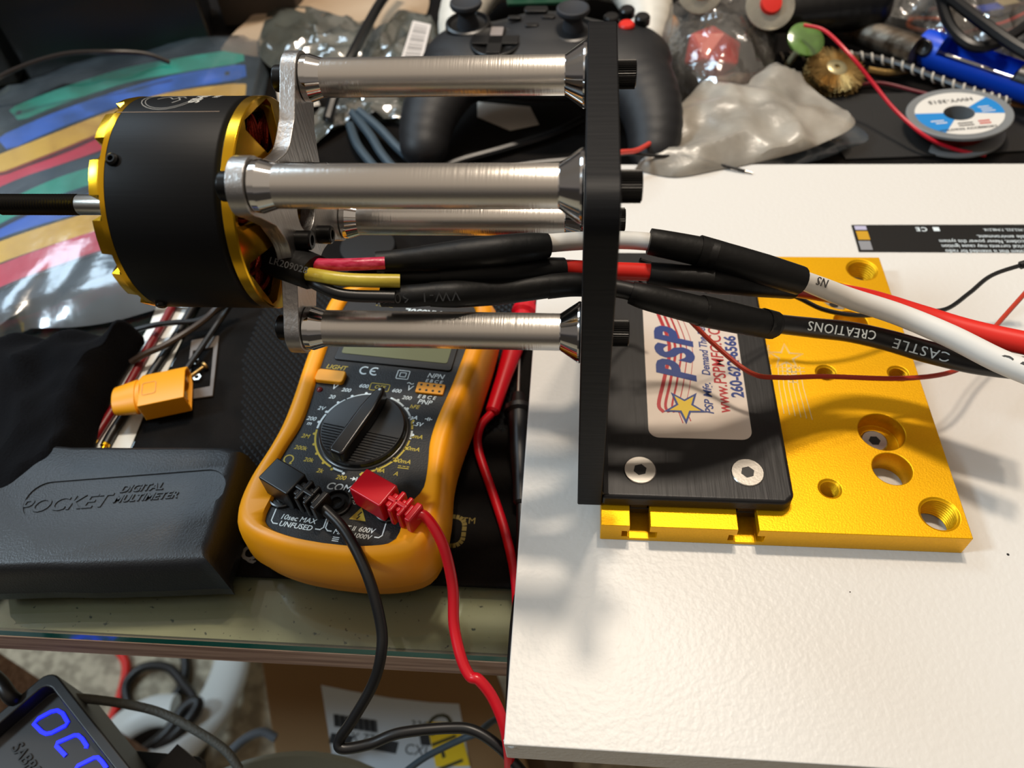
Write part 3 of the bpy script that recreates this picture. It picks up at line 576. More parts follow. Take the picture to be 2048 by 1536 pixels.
prism(bw, [(1.6, -19.3), (3, -20.2), (1.6, -21.1)], 0, .05, Fm(0, 0, .02)); line(bw, [(.6, -20.2), (4.2, -20.2)], .3, Fm(0, 0, .02)); line(bw, [(3.1, -19.3), (3.1, -21.1)], .4, Fm(0, 0, .02))
for r in (.9, 1.7, 2.5): line(bw, arc(r, -50, 50, 6, 4.2, -20.2), .28, Fm(0, 0, .02))
L_(by, 'LIGHT', -22.0, 31.6, 3.2)
line(bw, arc(1.9, 55, 305, 12, -9.6, 31.6), .6, Fm(0, 0, .02)); line(bw, arc(1.9, 55, 305, 12, -5.2, 31.6), .6, Fm(0, 0, .02)); line(bw, [(-7, 31.6), (-5, 31.6)], .55, Fm(0, 0, .02))
line(bw, rrect(5, 4.4, .2, 1, 7, 31.4), .35, Fm(0, 0, .02), closed=True); line(bw, rrect(2.5, 2.2, .1, 1, 7, 31.4), .3, Fm(0, 0, .02), closed=True)
L_(bw, 'NPN', 20.6, 32.4, 3.4); L_(bw, 'E B C E', 20.5, 29.6, 2.3); L_(bw, 'E B C E', 19.6, 21.2, 2.4); L_(bw, 'PNP', 19.4, 18.6, 3.2)
L_(bw, 'COM', -2.5, -24.6, 4.2); L_(bw, '10A', -22.5, -22.6, 3.4); L_(bw, 'mA', 18, -23.6, 3.2); L_(bw, '200mA', 6.5, -27.6, 2.2); L_(bw, 'FUSED', 6.9, -30, 2.2)
L_(bw, '10sec MAX', -12.9, -39.5, 2.9); L_(bw, 'UNFUSED', -12.9, -42.3, 2.9); L_(bw, 'MAX', 4.3, -42.4, 2.7); L_(bw, '1000V', 12, -42.8, 2.6); L_(bw, '600V', 13, -40.2, 2.8); L_(bw, 'CAT II', 5.5, -40.2, 2.5)
line(bw, [(-22.4, -36.6), (-22.4, -41.4), (-21.4, -42.4), (-19.6, -42.4)], .45, Fm(0, 0, .02)); line(bw, [(-5.4, -42.4), (-3.6, -42.4), (-2.6, -41.4), (-2.6, -37.4)], .45, Fm(0, 0, .02)); line(bw, [(-1.8, -37.4), (-1.8, -41.4), (-.8, -42.4), (.8, -42.4)], .45, Fm(0, 0, .02)); line(bw, [(16.6, -42.4), (18.2, -42.4), (19.2, -41.4), (19.2, -36.6)], .45, Fm(0, 0, .02))
for dx in (-1, 0, 1): line(bw, [(2+dx*.01, -45.2+dx*.7), (4.4, -45.2+dx*.7)], .3, Fm(0, 0, .02))
bt = B(); text(bt, 'AR830L', 5., Fm(6.5, 67.5, .02, PI), h=.03, shear=.2, bold=.02); text(bt, '~ - ~ -', 3, Fm(-12, 69, .02, PI), 1, h=.03); put('model_lettering', bt, [M_ink_w, M_ink_y], meter)
prism(by, [(8.6+3.6*math.cos(math.radians(a)), -35+3.6*math.sin(math.radians(a))) for a in (90, 210, 330)], 0, .05, Fm(0, 0, .02))
line(bw, [(-27.4+.01, -38), (-27.4, -37.9)], .1, Fm(0, 0, .02)) if 0 else None
put('white_markings', bw, M_ink_w, meter, label='white printed scale and lettering'); put('yellow_markings', by, M_ink_y, meter, label='yellow printed scale and lettering')
b = B(); line(b, [(9.2, -33.3), (8.2, -35), (9.0, -35), (8.2, -36.4)], .5, Fm(0, 0, .1), .04); put('warning_bolt', b, M_ink_k, meter)
b = B(); prism(b, rrect(12.4, 6.2, 1.4, 4), -.2, 2.2, Fm(-22.2, 25.6)); put('light_button', b, M_yel, meter, bev=.6, seg=3, label='yellow rectangular button')
b = B(); prism(b, rrect(11.6, 5.4, .6, 3), -.2, .9, Fm(20.2, 25.4)); so = put('transistor_socket', b, M_yel, meter, bev=.3)
b = B()
for i in range(4):
    for j in range(2): lathe(b, Fm(16.2+i*2.7, 24.1+j*2.6, .9), [(0, .55), (.06, .55), (.06, 0)], 10)
put('socket_hole', b, M_dark, so)
b = B(); ball(b, (0, 0, 0), 1.3, (1, 1, .6), Fm(-25, 19.2)); put('indicator_led', b, mat('dark_red_led', '6E1216', .15), meter)
def jack(x, y):
    b = B(); lathe(b, Fm(x, y), [(0, 5.6), (1.2, 5.4), (1.4, 4.9), (.2, 4.4), (.2, 3.1), (1.5, 3.0), (1.5, 2.1), (-1, 2.0), (-1, 0)], 36, caps=False); o = put('input_jack', b, M_dial, meter)
    b = B(); lathe(b, Fm(x, y, -.9), [(0, 1.9), (.1, 1.9), (.1, 1.2), (.05, 0)], 24); put('contact', b, mat('dull_copper', '6E4434', .4, .7), o)
for x, y in ((-.8, -31.4), (-23.6+2, -31), (19, -31)): jack(x, y)
# test leads: plug, cable, probe
def lead(label, m, hx, hy, ang, path, probe, gl):
    t = thing('test_lead', label, 'test lead', MM @ V(hx, hy, FZ+1.5)); A = MM @ Matrix.Translation((hx, hy, 0)) @ Matrix.Rotation(ang, 4, 'Z')
    b = B(); prism(b, [(-6.6, -5), (7.5, -5), (7.5, 5), (-6.6, 5)], FZ+1.5, FZ+12.5, A); box(b, (8.6, 0, FZ+7), (2.4, 6, 8), A); box(b, (10.8, 0, FZ+7), (2, 9, 10), A); box(b, (12.6, 0, FZ+7), (2, 5.4, 7.5), A); box(b, (14.4, 0, FZ+7), (1.8, 8.4, 9.4), A); box(b, (16, 0, FZ+7), (1.8, 5, 7), A); box(b, (18, 0, FZ+7), (2.6, 8, 8.6), A); box(b, (11, 0, FZ+8.6), (9, 2, 6.8), A)
    put('plug', b, m, t, bev=.7, seg=2)
    b = B(); cyl(b, A @ V(0, 0, FZ-.8), A @ V(0, 0, FZ+2), 1.9, 16); put('pin', b, M_steel, t)
    b = B(); tube(b, [A @ V(17, 0, FZ+7)]+path, 1.95, 12, 8); put('cable', b, m, t)
    if probe:
        p0, p1, p2, tail = probe
        b = B(); lathe(b, frame(p0, p1-p0, (0, 0, 1)), [(0, 2.2), (1, 3.2), ((p1-p0).length*.28, 3.6), ((p1-p0).length*.5, 4.6), ((p1-p0).length*.8, 4.9), ((p1-p0).length*.82, 6.6), ((p1-p0).length*.86, 6.6), ((p1-p0).length*.87, 4.0), ((p1-p0).length, 3.)], 14); put('probe_handle', b, m, t)
        b = B(); cyl(b, p1, p2, 1., 12, .4); put('probe_tip', b, M_steel, t)
        b = B(); tube(b, tail, 1.9, 12, 8); put('cable', b, m, t)
    return t
rp = [at(850, 1033, 24), at(885, 1088, 18), at(905, 1170, 8), at(908, 1250, 0), at(922, 1315, -4), at(940, 1352, -6), at(958, 1360, -6), at(985, 1395, -10), at(1008, 1450, -16), at(1018, 1505, -24), at(1020, 1560, -40)]
lead('red test lead plugged into the right jack, its cable hanging over the desk edge', M_lead_r, 14.4, -29.4, math.radians(-23), rp,
     (at(984, 826, -9), at(1062, 590, -9), at(1080, 520, -10), [at(984, 826, -9), at(960, 855, -11), at(957, 900, -13), at(985, 985, -14), at(1012, 1070, -14), at(1032, 1170, -14), at(1034, 1300, -16), at(1046, 1420, -22)]), M_steel)
bp = [at(690, 1062, 22), at(735, 1150, 16), at(762, 1250, 6), at(762, 1310, 0), at(745, 1370, -8), at(705, 1440, -18), at(680, 1478, -24), at(685, 1497, -26), at(740, 1488, -26), at(800, 1466, -24), at(900, 1456, -24), at(950, 1462, -24), at(1000, 1495, -26), at(1045, 1545, -30)]
lead('black test lead plugged into the left jack, looping below the desk edge', M_wblk, -19.6, -29.6, math.radians(-23), bp,
     (at(1042, 1010, -11), at(1036, 790, -11), at(1040, 690, -11), [at(1042, 1010, -11), at(1042, 1090, -13), at(1040, 1160, -14), at(1030, 1250, -13), at(1024, 1340, -14), at(1021, 1440, -20), at(1022, 1500, -30), at(1030, 1560, -40)]), M_steel)

# ---------------------------------------------------------------- hard case, cloth, connector, small bits
case = thing('meter_case', 'black hard plastic multimeter case with embossed lettering and two latches', 'case', (-190, 5, MT))
ct = px([(-40, 1122), (392, 1108), (458, 908), (165, 903), (-40, 985)], 9); 
lid = rrect(120, 50, 6, 5, -205, 2)
lid = [tuple(at(u, v, 8)[:2]) for u, v in ((-60, 1128), (385, 1112), (402, 1098), (458, 925), (448, 906), (420, 900), (150, 900), (-60, 900))]
lid = resample(smooth_poly(lid, 3), 60); cxc = sum(p[0] for p in lid)/60; cyc = sum(p[1] for p in lid)/60
def grow(P, d, z): return [(x+(d if x > cxc else -d), y+(d if y > cyc else -d)*.8, z) for x, y in P]
b = B(); ringloft(b, [grow(lid, 4, MT), grow(lid, 5, MT+1), grow(lid, 5.4, MT+7)], Matrix.Identity(4), cap1=True); put('case_base', b, M_case, case)
b = B(); ringloft(b, [grow(lid, 5.8, MT+7.2), grow(lid, 5.4, MT+8), grow(lid, 4.4, 2), grow(lid, 3, 6), grow(lid, 1.4, 7.8), grow(lid, -.5, 8.4)], Matrix.Identity(4), cap1=True)
co_ = B(); Mc = Matrix.Translation(at(290, 985, 8.4)) @ Matrix.Rotation(.13, 4, 'Z')
b = cut(b, (lambda q: (prism(q, rrect(78, 17, 8.3, 8, -8, 0), -.5, 3, Mc), q)[1])(co_)); put('case_lid', b, M_case, case, bev=.4)
b = B(); text(b, 'DIGITAL', 4.3, Mc @ Matrix.Translation((-10.5, 2.4, -.4)), h=.35, bold=.02, shear=.3, sx=1.05, al='LEFT'); text(b, 'MULTIMETER', 4.3, Mc @ Matrix.Translation((-12, -2., -.4)), h=.35, bold=.02, shear=.3, sx=1., al='LEFT')
text(b, 'POCKET', 8.4, Mc @ Matrix.Translation((-14, -2.2, -.4)), h=.3, bold=.01, shear=.3, sx=1.1, al='RIGHT'); put('embossed_lettering', b, M_case, case, label='embossed words on the lid')
for u in (140, 205):
    b = B(); p = at(u, 1160, -8); box(b, (p.x, p.y+1.5, -5.5), (11.5, 2.2, 7), Matrix.Identity(4)); put('latch', b, M_case, case, bev=.7)
b = B(); O = px([(-60, 668), (60, 650), (200, 645), (262, 630), (245, 660), (206, 720), (175, 790), (150, 860), (130, 935), (104, 1030), (60, 1075), (-60, 1090)], 2)
pillow(b, O, MT+.5, 26, 6, .04, 18, 6, 2.2, .22); tag(put('cloth_bag', b, M_cloth, smooth=1), 'black velvety cloth heaped over the left end of the meter case', 'cloth')
xt = thing('bullet_connector', 'yellow two-pole power connector lying on its side on the mat', 'connector', at(305, 800, MT)); p = at(318, 782, -7); q = at(385, 768, -7)
dx = (at(382, 772, -7)-at(232, 803, -7)); Lx = dx.length; Mx = frame(at(232, 803, -7), dx, (0, 0, 1)) # local z along body, x up
b = B(); hexp = [(-5.2, -10.5), (5.2, -10.5), (5.2, 6), (2.4, 10.5), (-2.4, 10.5), (-5.2, 6)]; hexp = [(x, -y) for x, y in hexp]
prism(b, hexp, Lx*.36, Lx-1, Mx); c = B(); prism(c, [(x*.8, y*.88) for x, y in hexp], Lx-9, Lx+5, Mx); b = cut(b, c); put('housing', b, M_yel, xt, bev=.4)
b = B(); lathe(b, Mx @ Matrix.Diagonal((.58, 1.0, 1, 1)), [(-.5, 6.6), (0, 7.6), (Lx*.25, 9.2), (Lx*.3, 9.5), (Lx*.31, 8.8), (Lx*.34, 8.8), (Lx*.345, 9.8), (Lx*.37, 9.8)], 32); put('end_cap', b, M_yel, xt, bev=.3)
b = B()
for y in (-5, 5): cyl(b, Mx @ V(0, y, Lx-9), Mx @ V(0, y, Lx-2), 2.2, 16)
put('contact_pin', b, M_goldp, xt); b = B(); line(b, rrect(6, 7, 1, 3, 0, 0), .3, Mx @ Matrix.Translation((5.3, 1, Lx*.5)) @ rot(0, PI/2, 0), .08, closed=True); put('embossing', b, mat('yellow_emboss', 'D08A0A', .4), xt)
def cable2(label, m, P, r=2.0):
    t = thing('battery_cable', label, 'cable', P[-1]); b = B(); tube(b, P, r, 12, 8); put('insulation', b, m, t)
    b = B(); d = (P[-1]-P[-2]).normalized(); lathe(b, frame(P[-1]-d*1, d), [(0, 1.9), (2.5, 2.), (2.8, 1.4), (4, 1.4), (4.3, 1.9), (6.5, 1.8), (7, 1.2)], 16); put('bullet_tip', b, M_goldp, t); return t
Z_ = MT+.35
cable2('dark red cable with gold bullet tip on the desk beside the mat', mat('dark_red_cable', '7A0A12', .4), [at(u, v, Z_) for u, v in ((352, 598), (330, 640), (300, 690), (262, 760), (222, 825), (188, 878))])
cable2('black cable with gold bullet tip beside the dark red cable', M_wblk, [at(u, v, Z_) for u, v in ((395, 600), (360, 660), (315, 730), (262, 810), (228, 860), (212, 888))], 2.2)
wire('thin_cable', 'thin brown-grey cable crossing the dark red cable', mat('brown_grey_cable', '3A302B', .4), [at(u, v, z) for u, v, z in ((455, 590, -2), (420, 630, -8), (380, 660, -10), (330, 690, -10), (290, 708, -10), (262, 725, -12))], 1.6, 'cable')
wire('thin_cable', 'thin black cable running onto the grey metal frame', M_wblk, [at(u, v, z) for u, v, z in ((470, 596, -4), (440, 640, -11), (400, 700, -12), (372, 740, -12), (350, 775, -13))], 1.5, 'cable')
wire('thin_cable', 'thin black cable crossing the dark red cable nearest the strap bag', M_wblk, [at(u, v, z) for u, v, z in ((270, 660, -10), (310, 650, -9), (350, 645, -9), (400, 640, -9), (450, 610, -6))], 1.4, 'cable')
b = B(); prism(b, [tuple(x) for x in px([(318, 600), (300, 650), (262, 715), (222, 800), (170, 905), (258, 905), (286, 835), (336, 740), (364, 680), (398, 606)], GT)], GT+.03, GT+.25); tag(put('white_strip', b, mat('bright_white', 'F2F6F2', .6)), 'flat white strip lying under the dark red and black cables', 'paper')  # thin bright white sheet covering the glass beside the slanted mat edge
b = B(); fo = px([(383, 680), (438, 671), (425, 792), (368, 800)], MT+1); fi = px([(386, 702), (427, 694), (420, 772), (378, 780)], MT+1)
a_ = [[b.verts.new(V(x, y, z)) for x, y in P] for z in (MT+.02, MT+1.2) for P in (fo, fi)]
for i in range(4):
    j = (i+1) % 4
    for p_, q_ in ((0, 1), (2, 3), (0, 2), (1, 3)): b.faces.new((a_[p_][i], a_[p_][j], a_[q_][j], a_[q_][i]))
tag(put('metal_frame', b, mat('dull_grey_metal', '6A625C', .5, .3), bev=.4), 'flat grey rectangular frame plate on the mat right of the yellow connector', 'bracket')
scp = at(408, 733, MT+2); b = B(); cyl(b, scp, at(375, 757, MT+2), .8, 10); lathe(b, frame(scp, scp-at(375, 757, MT+2)), [(-.5, 1), (0, 2), (1, 2.1), (1.2, 1.4), (.8, 0)], 16); tag(put('small_screw', b, M_brass), 'small brassy screw lying inside the grey frame', 'screw')
for u, v, l in ((393, 727, 'small hex nut beside the screw head in the grey frame'), (396, 758, 'small hex nut below the screw in the grey frame')):
    b = B(); prism(b, circ(2.1, 6, a0=.2), MT+.1, MT+1.6, Matrix.Translation((*at(u, v, MT)[:2], 0))); c = B(); p = at(u, v, MT); cyl(c, (p.x, p.y, MT-2), (p.x, p.y, MT+4), 1.05, 12); tag(put('hex_nut', cut(b, c), M_steel), l, 'nut', 'small nuts in the grey frame')
# ---------------------------------------------------------------- strap bag
def ribbon(bm, P, wd, th, side=None, k=6, mi=0):
    pts = spline(P, k); m = len(pts); rows = []
    for i in range(m):
        T_ = (pts[min(i+1, m-1)]-pts[max(i-1, 0)]).normalized(); s = (side or V(0, 0, 1).cross(T_)).normalized(); u = T_.cross(s).normalized()
        w2 = wd/2*(.75 if i in (0, m-1) else 1)
        rows.append([bm.verts.new(pts[i]+s*a*w2+u*c*th/2) for a, c in ((-1, -1), (1, -1), (1, 1), (-1, 1))])
    for a, c in zip(rows, rows[1:]):
        for j in range(4): bm.faces.new((a[j], a[(j+1) % 4], c[(j+1) % 4], c[j])).material_index = mi
    bm.faces.new(rows[0]); bm.faces.new(rows[-1][::-1])
cols = dict(teal=mat('teal_fabric', '12B097', .9, bump=.8, bscale=1500), blue=mat('blue_fabric', '1A6AE8', .9, bump=.8, bscale=1500), yellow=mat('yellow_fabric', 'FFCB42', .9, bump=.8, bscale=1500), red=mat('crimson_fabric', 'E8284E', .9, bump=.8, bscale=1500), navy=mat('slate_fabric', '22384A', .9, bump=.8, bscale=1500))
M_slot = mat('strap_slot', '20282C', .9)
zb = MT+4
for si, (col, pts, wp, lb) in enumerate((('teal', [(28, 232), (120, 195), (250, 153), (360, 132), (488, 112)], 38, 'teal fabric strap at the top edge of the clear bag'),
        ('blue', [(5, 290), (120, 240), (250, 195), (360, 165), (492, 143)], 38, 'blue fabric strap just below the topmost teal strap'),
        ('yellow', [(-15, 335), (100, 290), (200, 250), (330, 205), (492, 182)], 40, 'yellow fabric strap below the topmost blue strap'),
        ('red', [(-40, 385), (60, 335), (200, 285), (330, 230), (485, 205)], 40, 'crimson fabric strap above the motor shaft'),
        ('navy', [(-40, 415), (60, 370), (200, 325), (330, 280), (450, 250)], 40, 'dark slate fabric strap above the motor shaft'),
        ('teal', [(-40, 450), (40, 410), (130, 370), (230, 340), (330, 310)], 38, 'teal fabric strap crossed by the motor shaft'),
        ('blue', [(-50, 478), (60, 440), (200, 400), (330, 360)], 36, 'blue fabric strap just below the motor shaft'),
        ('yellow', [(-50, 525), (60, 485), (200, 440), (330, 400)], 42, 'yellow fabric strap below the motor shaft'),
        ('red', [(-50, 575), (60, 530), (200, 482), (330, 450)], 42, 'crimson fabric strap below the motor shaft'),
        ('navy', [(-50, 615), (60, 578), (200, 530), (330, 500)], 44, 'dark slate fabric strap lowest in the clear bag'))):
    P = [at(u, v, zb+.8*math.sin(u*.02)+(si % 3)*1.5-3) for u, v in pts]; t = thing('fabric_strap', lb, 'strap', (P[2].x, P[2].y, MT), group='coloured fabric straps in the clear bag')
    wd = thk(*pts[2], zb, wp)*1.66; b = B(); ribbon(b, P, wd, 1.6); put('band', b, cols[col], t, bev=.3)
    if pts[0][0] > 0 or col == 'blue' and pts[-1][0] > 400:
        q = P[0].lerp(P[1], .12) if col == 'teal' else P[-1].lerp(P[-2], .28); b = B(); r_ = rrect(3.2, 5, .6, 2); prism(b, r_, .82, .95, Matrix.Translation(q) @ Matrix.Rotation(.3, 4, 'Z')); put('slot', b, M_slot, t)
b = B(); pillow(b, px([(-60, 215), (60, 165), (200, 118), (330, 82), (430, 78), (520, 80), (540, 105), (528, 190), (500, 280), (440, 360), (420, 470), (400, 600), (330, 612), (230, 640), (150, 652), (60, 655), (-60, 665)], MT+2), MT+1, 12, 3.2, .03, 14, 5, 7, .25, under=False)
tag(put('plastic_bag', b, M_film), 'clear plastic bag holding coloured fabric straps behind the motor', 'bag')

# ---------------------------------------------------------------- things at the back left
p0, p1 = at(60, 165, MT), at(430, 96, MT); d = (p1-p0).normalized(); n_ = V(-d.y, d.x, 0)
b = B(); q = [p0, p1, p1+n_*70, p0+n_*70]; prism(b, [(a.x, a.y) for a in q], MT, 260); tag(put('equipment_case', b, M_dark, bev=3, seg=3), 'tall plain black case standing behind the strap bag', 'case')
p0b = at(-60, 190, MT); b = B(); q = [p0b, p0-d*6, p0-d*6+n_*60, p0b+n_*60]; prism(b, [(a.x, a.y) for a in q], MT, 240); tag(put('equipment_case', b, mat('charcoal_plastic', '1A1B1C', .5), bev=3), 'dark grey case at the far left edge beside the tall black case', 'case')
a_ = at(440, 78, MT); b = B(); box(b, (a_.x+28, a_.y+35, MT+55), (60, 30, 110), Matrix.Identity(4)); tag(put('storage_box', b, mat('dull_brown_board', '4A4036', .8), bev=1), 'dull brown box just right of the tall black case', 'box')
b = B(); pillow(b, px([(432, 96), (470, 60), (520, 10), (560, -40), (840, -40), (830, 60), (700, 70), (600, 100), (540, 110)], MT+4), MT+.2, 12, 4, .02, 10, 5, 1., .4); tag(put('beige_cloth', b, mat('beige_cloth', 'B79F84', .9, bump=.6, bscale=300), smooth=1), 'crumpled beige cloth behind the antistatic bags', 'cloth')
b = B(); pillow(b, px([(535, 14), (640, 20), (745, 45), (760, 110), (740, 140), (640, 138), (560, 140), (512, 92)], MT+10), MT+8, 8, 4, .06, 10, 5, 4., .4); tag(put('antistatic_bag', b, M_foil), 'smoky grey antistatic bag left of the black cable', 'bag')
t = thing('antistatic_bag', 'silvery antistatic bag with a barcode label right of the black cable', 'bag', at(790, 110, MT+6)); b = B(); pillow(b, px([(700, 130), (740, 60), (800, 15), (870, 30), (880, 100), (850, 170), (760, 200), (690, 190)], MT+10), MT+4, 12, 4, .06, 10, 5, 9., .4); put('bag_film', b, M_foil, t)
b = B(); q = [at(u, v, MT+21) for u, v in ((826, 42), (862, 50), (838, 150), (792, 150))]; ve = [b.verts.new(x) for x in q]; b.faces.new(ve); b2 = bmesh.ops.extrude_face_region(b, geom=b.faces[:]); [setattr(v, 'co', v.co+V(0, 0, .3)) for v in b2['geom'] if isinstance(v, bmesh.types.BMVert)]
for i in range(16):
    f0, f1 = (i+.2)/16.5*.9+.05, (i+.2+.25+.3*((i*7) % 3)/3)/16.5*.9+.05; L0, L1, R0, R1 = q[0].lerp(q[3], f0), q[0].lerp(q[3], f1), q[1].lerp(q[2], f0), q[1].lerp(q[2], f1)
    b.faces.new([b.verts.new(x+V(0, 0, .36)) for x in (L0.lerp(R0, .14), L0.lerp(R0, .86), L1.lerp(R1, .86), L1.lerp(R1, .14))]).material_index = 1
put('barcode_label', b, [mat('label_paper', 'D8CFC8', .6), mat('barcode_ink', '3A3230', .7)], t)
wire('power_cable', 'thick black cable running down between the two antistatic bags', M_wblk, [at(u, v, z) for u, v, z in ((800, -40, 8), (765, 0, 10), (738, 45, 12), (712, 95, 12), (690, 140, 8), (670, 190, 0), (655, 240, -6))], 3.4, 'cable')
b = B(); pillow(b, px([(640, 215), (700, 190), (800, 195), (835, 215), (832, 245), (760, 232), (700, 240), (650, 260), (610, 300), (600, 250)], MT+4), MT+1, 6, 4, .07, 8, 5, 12., .4); tag(put('antistatic_bag', b, M_foil), 'crumpled silvery bag under the uppermost standoff', 'bag')
for i, (L, lb) in enumerate((([(705, 225, -6), (740, 270, -8), (765, 310, -10), (800, 350, -12), (850, 390, -12)], 'blue-grey cable nearest the left grip of the black controller'), ([(718, 222, -4), (760, 258, -7), (800, 300, -10), (850, 340, -12), (900, 380, -12)], 'blue-grey cable passing under the left grip of the black controller'), ([(700, 250, -10), (715, 290, -10), (745, 330, -12), (780, 370, -13)], 'blue-grey cable lowest of the three under the standoffs'))):
    wire('grey_cable', lb, mat('blue_grey_cable', '3B4A55', .45), [at(*p) for p in L], 2.8, 'cable', group='blue-grey cables left of the controller')
b = B(); q = px([(545, 128), (608, 118), (640, 210), (560, 225)], MT+3); prism(b, [tuple(x) for x in q], MT+2.6, MT+3); tag(put('printed_card', b, mat('card_white', 'C9C0B4', .6)), 'pale printed card sticking out behind the top arm of the silver bracket', 'card')
for i, L in enumerate(([(880, 370), (960, 350), (1060, 330), (1170, 320)], [(860, 400), (960, 385), (1080, 370), (1170, 375)], [(820, 380), (900, 330), (1000, 300), (1100, 270), (1165, 240)])):
    wire('black_cable', ('black cable under the controller grips, middle one', 'black cable under the controller grips, nearest the viewer', 'black cable under the controller grips, farthest back')[i], M_wblk, [at(u, v, MT+3+i*.5) for u, v in L], 2.6, 'cable', group='black cables under the controller')
wire('black_cable', 'thin black cable arching over the strap bag in front of the tall black case', mat('brown_black_cable', '241C18', .4), [at(u, v, z) for u, v, z in ((-40, 175, 10), (40, 135, 14), (130, 108, 16), (220, 104, 14), (290, 108, 8), (340, 125, 0))], 1.6, 'cable')
b = B(); q = at(740, 512, MT); lathe(b, Matrix.Translation((q.x, q.y, MT)), [(0, 15), (7, 15), (7.6, 14.4), (7.8, 0)], 40); t = thing('round_tin', 'small round black tin with printed rim behind the wires', 'tin', (q.x, q.y, MT)); put('tin_body', b, M_dark, t)
b = B()
for k in range(26): a = math.radians(20+k*6); lathe(b, Matrix.Translation((q.x, q.y, 0)), [(MT+3.4, 15.1), (MT+5.4+(k % 3)*.4, 15.1)], 1, mi=0 if k > 13 else 1, caps=False, a0=a, a1=a+.055)
put('rim_print', b, [M_ink_y, M_ink_w], t)

# ---------------------------------------------------------------- controllers
def controller(name, label, c, sc1, rz, mb, mdk, full=True, tilt=0.):
    t = thing(name, label, 'game controller', c, rz); Mk = Matrix.Translation(c) @ Matrix.Rotation(rz, 4, 'Z') @ Matrix.Rotation(tilt, 4, 'X') @ Matrix.Diagonal((sc1, sc1, sc1, 1))
    b = B(); 
    ball(b, (0, 12, 30), 1, (62, 38, 16), seg=32); ball(b, (0, 18, 30), 1, (44, 34, 17), seg=32); ball(b, (-42, 10, 29), 1, (33, 34, 16), seg=24); ball(b, (42, 10, 29), 1, (33, 34, 16), seg=24)
    for s in (-1, 1):
        for k in range(9): f = k/8; ball(b, (s*(50+16*math.sin(f*1.7)-1*f), 6-58*f, 27-11*f*f), 1, (23-8.5*f, 22-6*f, 16.5-4*f), seg=20)
    b = remesh(b, 1.3, 10); b.transform(Mk); body = put('shell', b, mb, t, ang=60)
    if not full: return t, Mk, body
    def stick(x, y):
        b = B(); lathe(b, Mk @ Matrix.Translation((x, y, 44)), [(-3, 14), (1.2, 13.4), (1.8, 12), (0, 10.5), (-1, 0)], 40); ring_ = put('stick_well', b, mdk, t)
        b = B(); M = Mk @ Matrix.Translation((x, y, 43)) @ rot(-.05, 0, 0); lathe(b, M, [(0, 7.), (3, 6.2), (8, 5.0), (10, 6.4), (11.4, 8.8), (13, 9.6), (14.6, 9.3), (15, 8.2), (14.4, 7.2), (14.0, 0)], 40); put('thumbstick', b, mat('grey_rubber', '23252A', .7), t)
    stick(-47, 24); stick(16, 17)
    b = B(); lathe(b, Mk @ Matrix.Translation((-28, 5, 45)), [(-4, 15.5), (-.5, 15.3), (.2, 14.6), (-.9, 10), (-1.4, 0)], 44); box(b, (-28, 5, 45.2), (8.6, 27, 1.6), Mk); box(b, (-28, 5, 45.2), (27, 8.6, 1.6), Mk); put('direction_pad', b, M_dark, t, bev=.4)
    b = B(); prism(b, rrect(7.2, 9, .8, 3), 45.9, 46.5, Mk @ Matrix.Translation((-28, 12.5, 0))); put('pale_mark', b, mat('pale_grey_mark', '8C817B', .5), t)
    for x, y in ((-19, 26), (-8, 18), (1, 27)): b = B(); prism(b, rrect(8, 3.6, 1.6, 4), 45.6, 47.6, Mk @ Matrix.Translation((x, y, 0))); put('button', b, M_dark, t, bev=.5)
    b = B(); prism(b, rrect(14, 6, 2, 4), 44.8, 47, Mk @ Matrix.Translation((-7, 36, 0))); put('button', b, M_dark, t, bev=.5)
    for x, y, m in ((47, 22, M_wred), (56, 30, M_dark), (38, 30, M_dark), (47, 38, M_dark)):
        b = B(); lathe(b, Mk @ Matrix.Translation((x, y, 42)), [(-1, 4.6), (3, 4.6), (4, 3.8), (4.3, 0)], 24); put('face_button', b, m, t)
    b = B()
    for s in (-1, 1): line(b, [(s*49, 10), (s*44, -8), (s*42, -26), (s*46, -44)], .5, Mk @ Matrix.Translation((0, 0, 40)), .1)
    b.free(); return t, Mk, body
controller('game_controller', 'matte black game controller with two thumbsticks behind the upright plate', V(-34, 300, MT+6), 1.01, math.radians(-2), M_ctrl, M_dark, True, math.radians(4))
controller('game_controller', 'white game controller mostly hidden behind the black one', V(-30, 436, MT+2), 1.0, math.radians(-3), M_ctrlw, M_dark, False, math.radians(4))
b = B(); q = px([(955, 205), (1060, 215), (1078, 250), (1020, 262), (955, 235)], MT); prism(b, [tuple(x) for x in q], MT+.1, MT+.5); tag(put('paper_scrap', b, mat('paper_white', 'D9CFC2', .7)), 'pale paper scrap lying between the controller grips', 'paper')
b = B(); q = px([(1000, -60), (1150, -60), (1140, 4), (1015, 8)], 25); prism(b, [tuple(x) for x in q], 23.4, 25); t = thing('circuit_board', 'green circuit board behind the black controller', 'circuit board', at(1080, 0, MT)); put('substrate', b, mat('green_circuit', '123F2A', .4), t)
for u, v in ((1040, -8), (1080, -10), (1120, -16)): b = B(); p = at(u, v, 25); box(b, (p.x, p.y, 26.5), (9, 7, 3)); put('chip', b, M_dark, t)
wire('thin_wire', 'short salmon-red wire end in front of the controller right grip', mat('salmon_wire', 'D8463A', .4), [at(1180, 312, 22), at(1243, 304, 18), at(1275, 300, 14), at(1310, 281, 10), at(1356, 259, 8)], 1.35, tip=2)
wire('thin_wire', 'thin black wire with bared end lying over the back edge of the board', M_wblk, [at(1180, 315, 16), at(1250, 308, 12), at(1320, 312, 8), at(1385, 313, 4), at(1430, 326, 2.5), at(1490, 342, 1.2)], .85, tip=4)

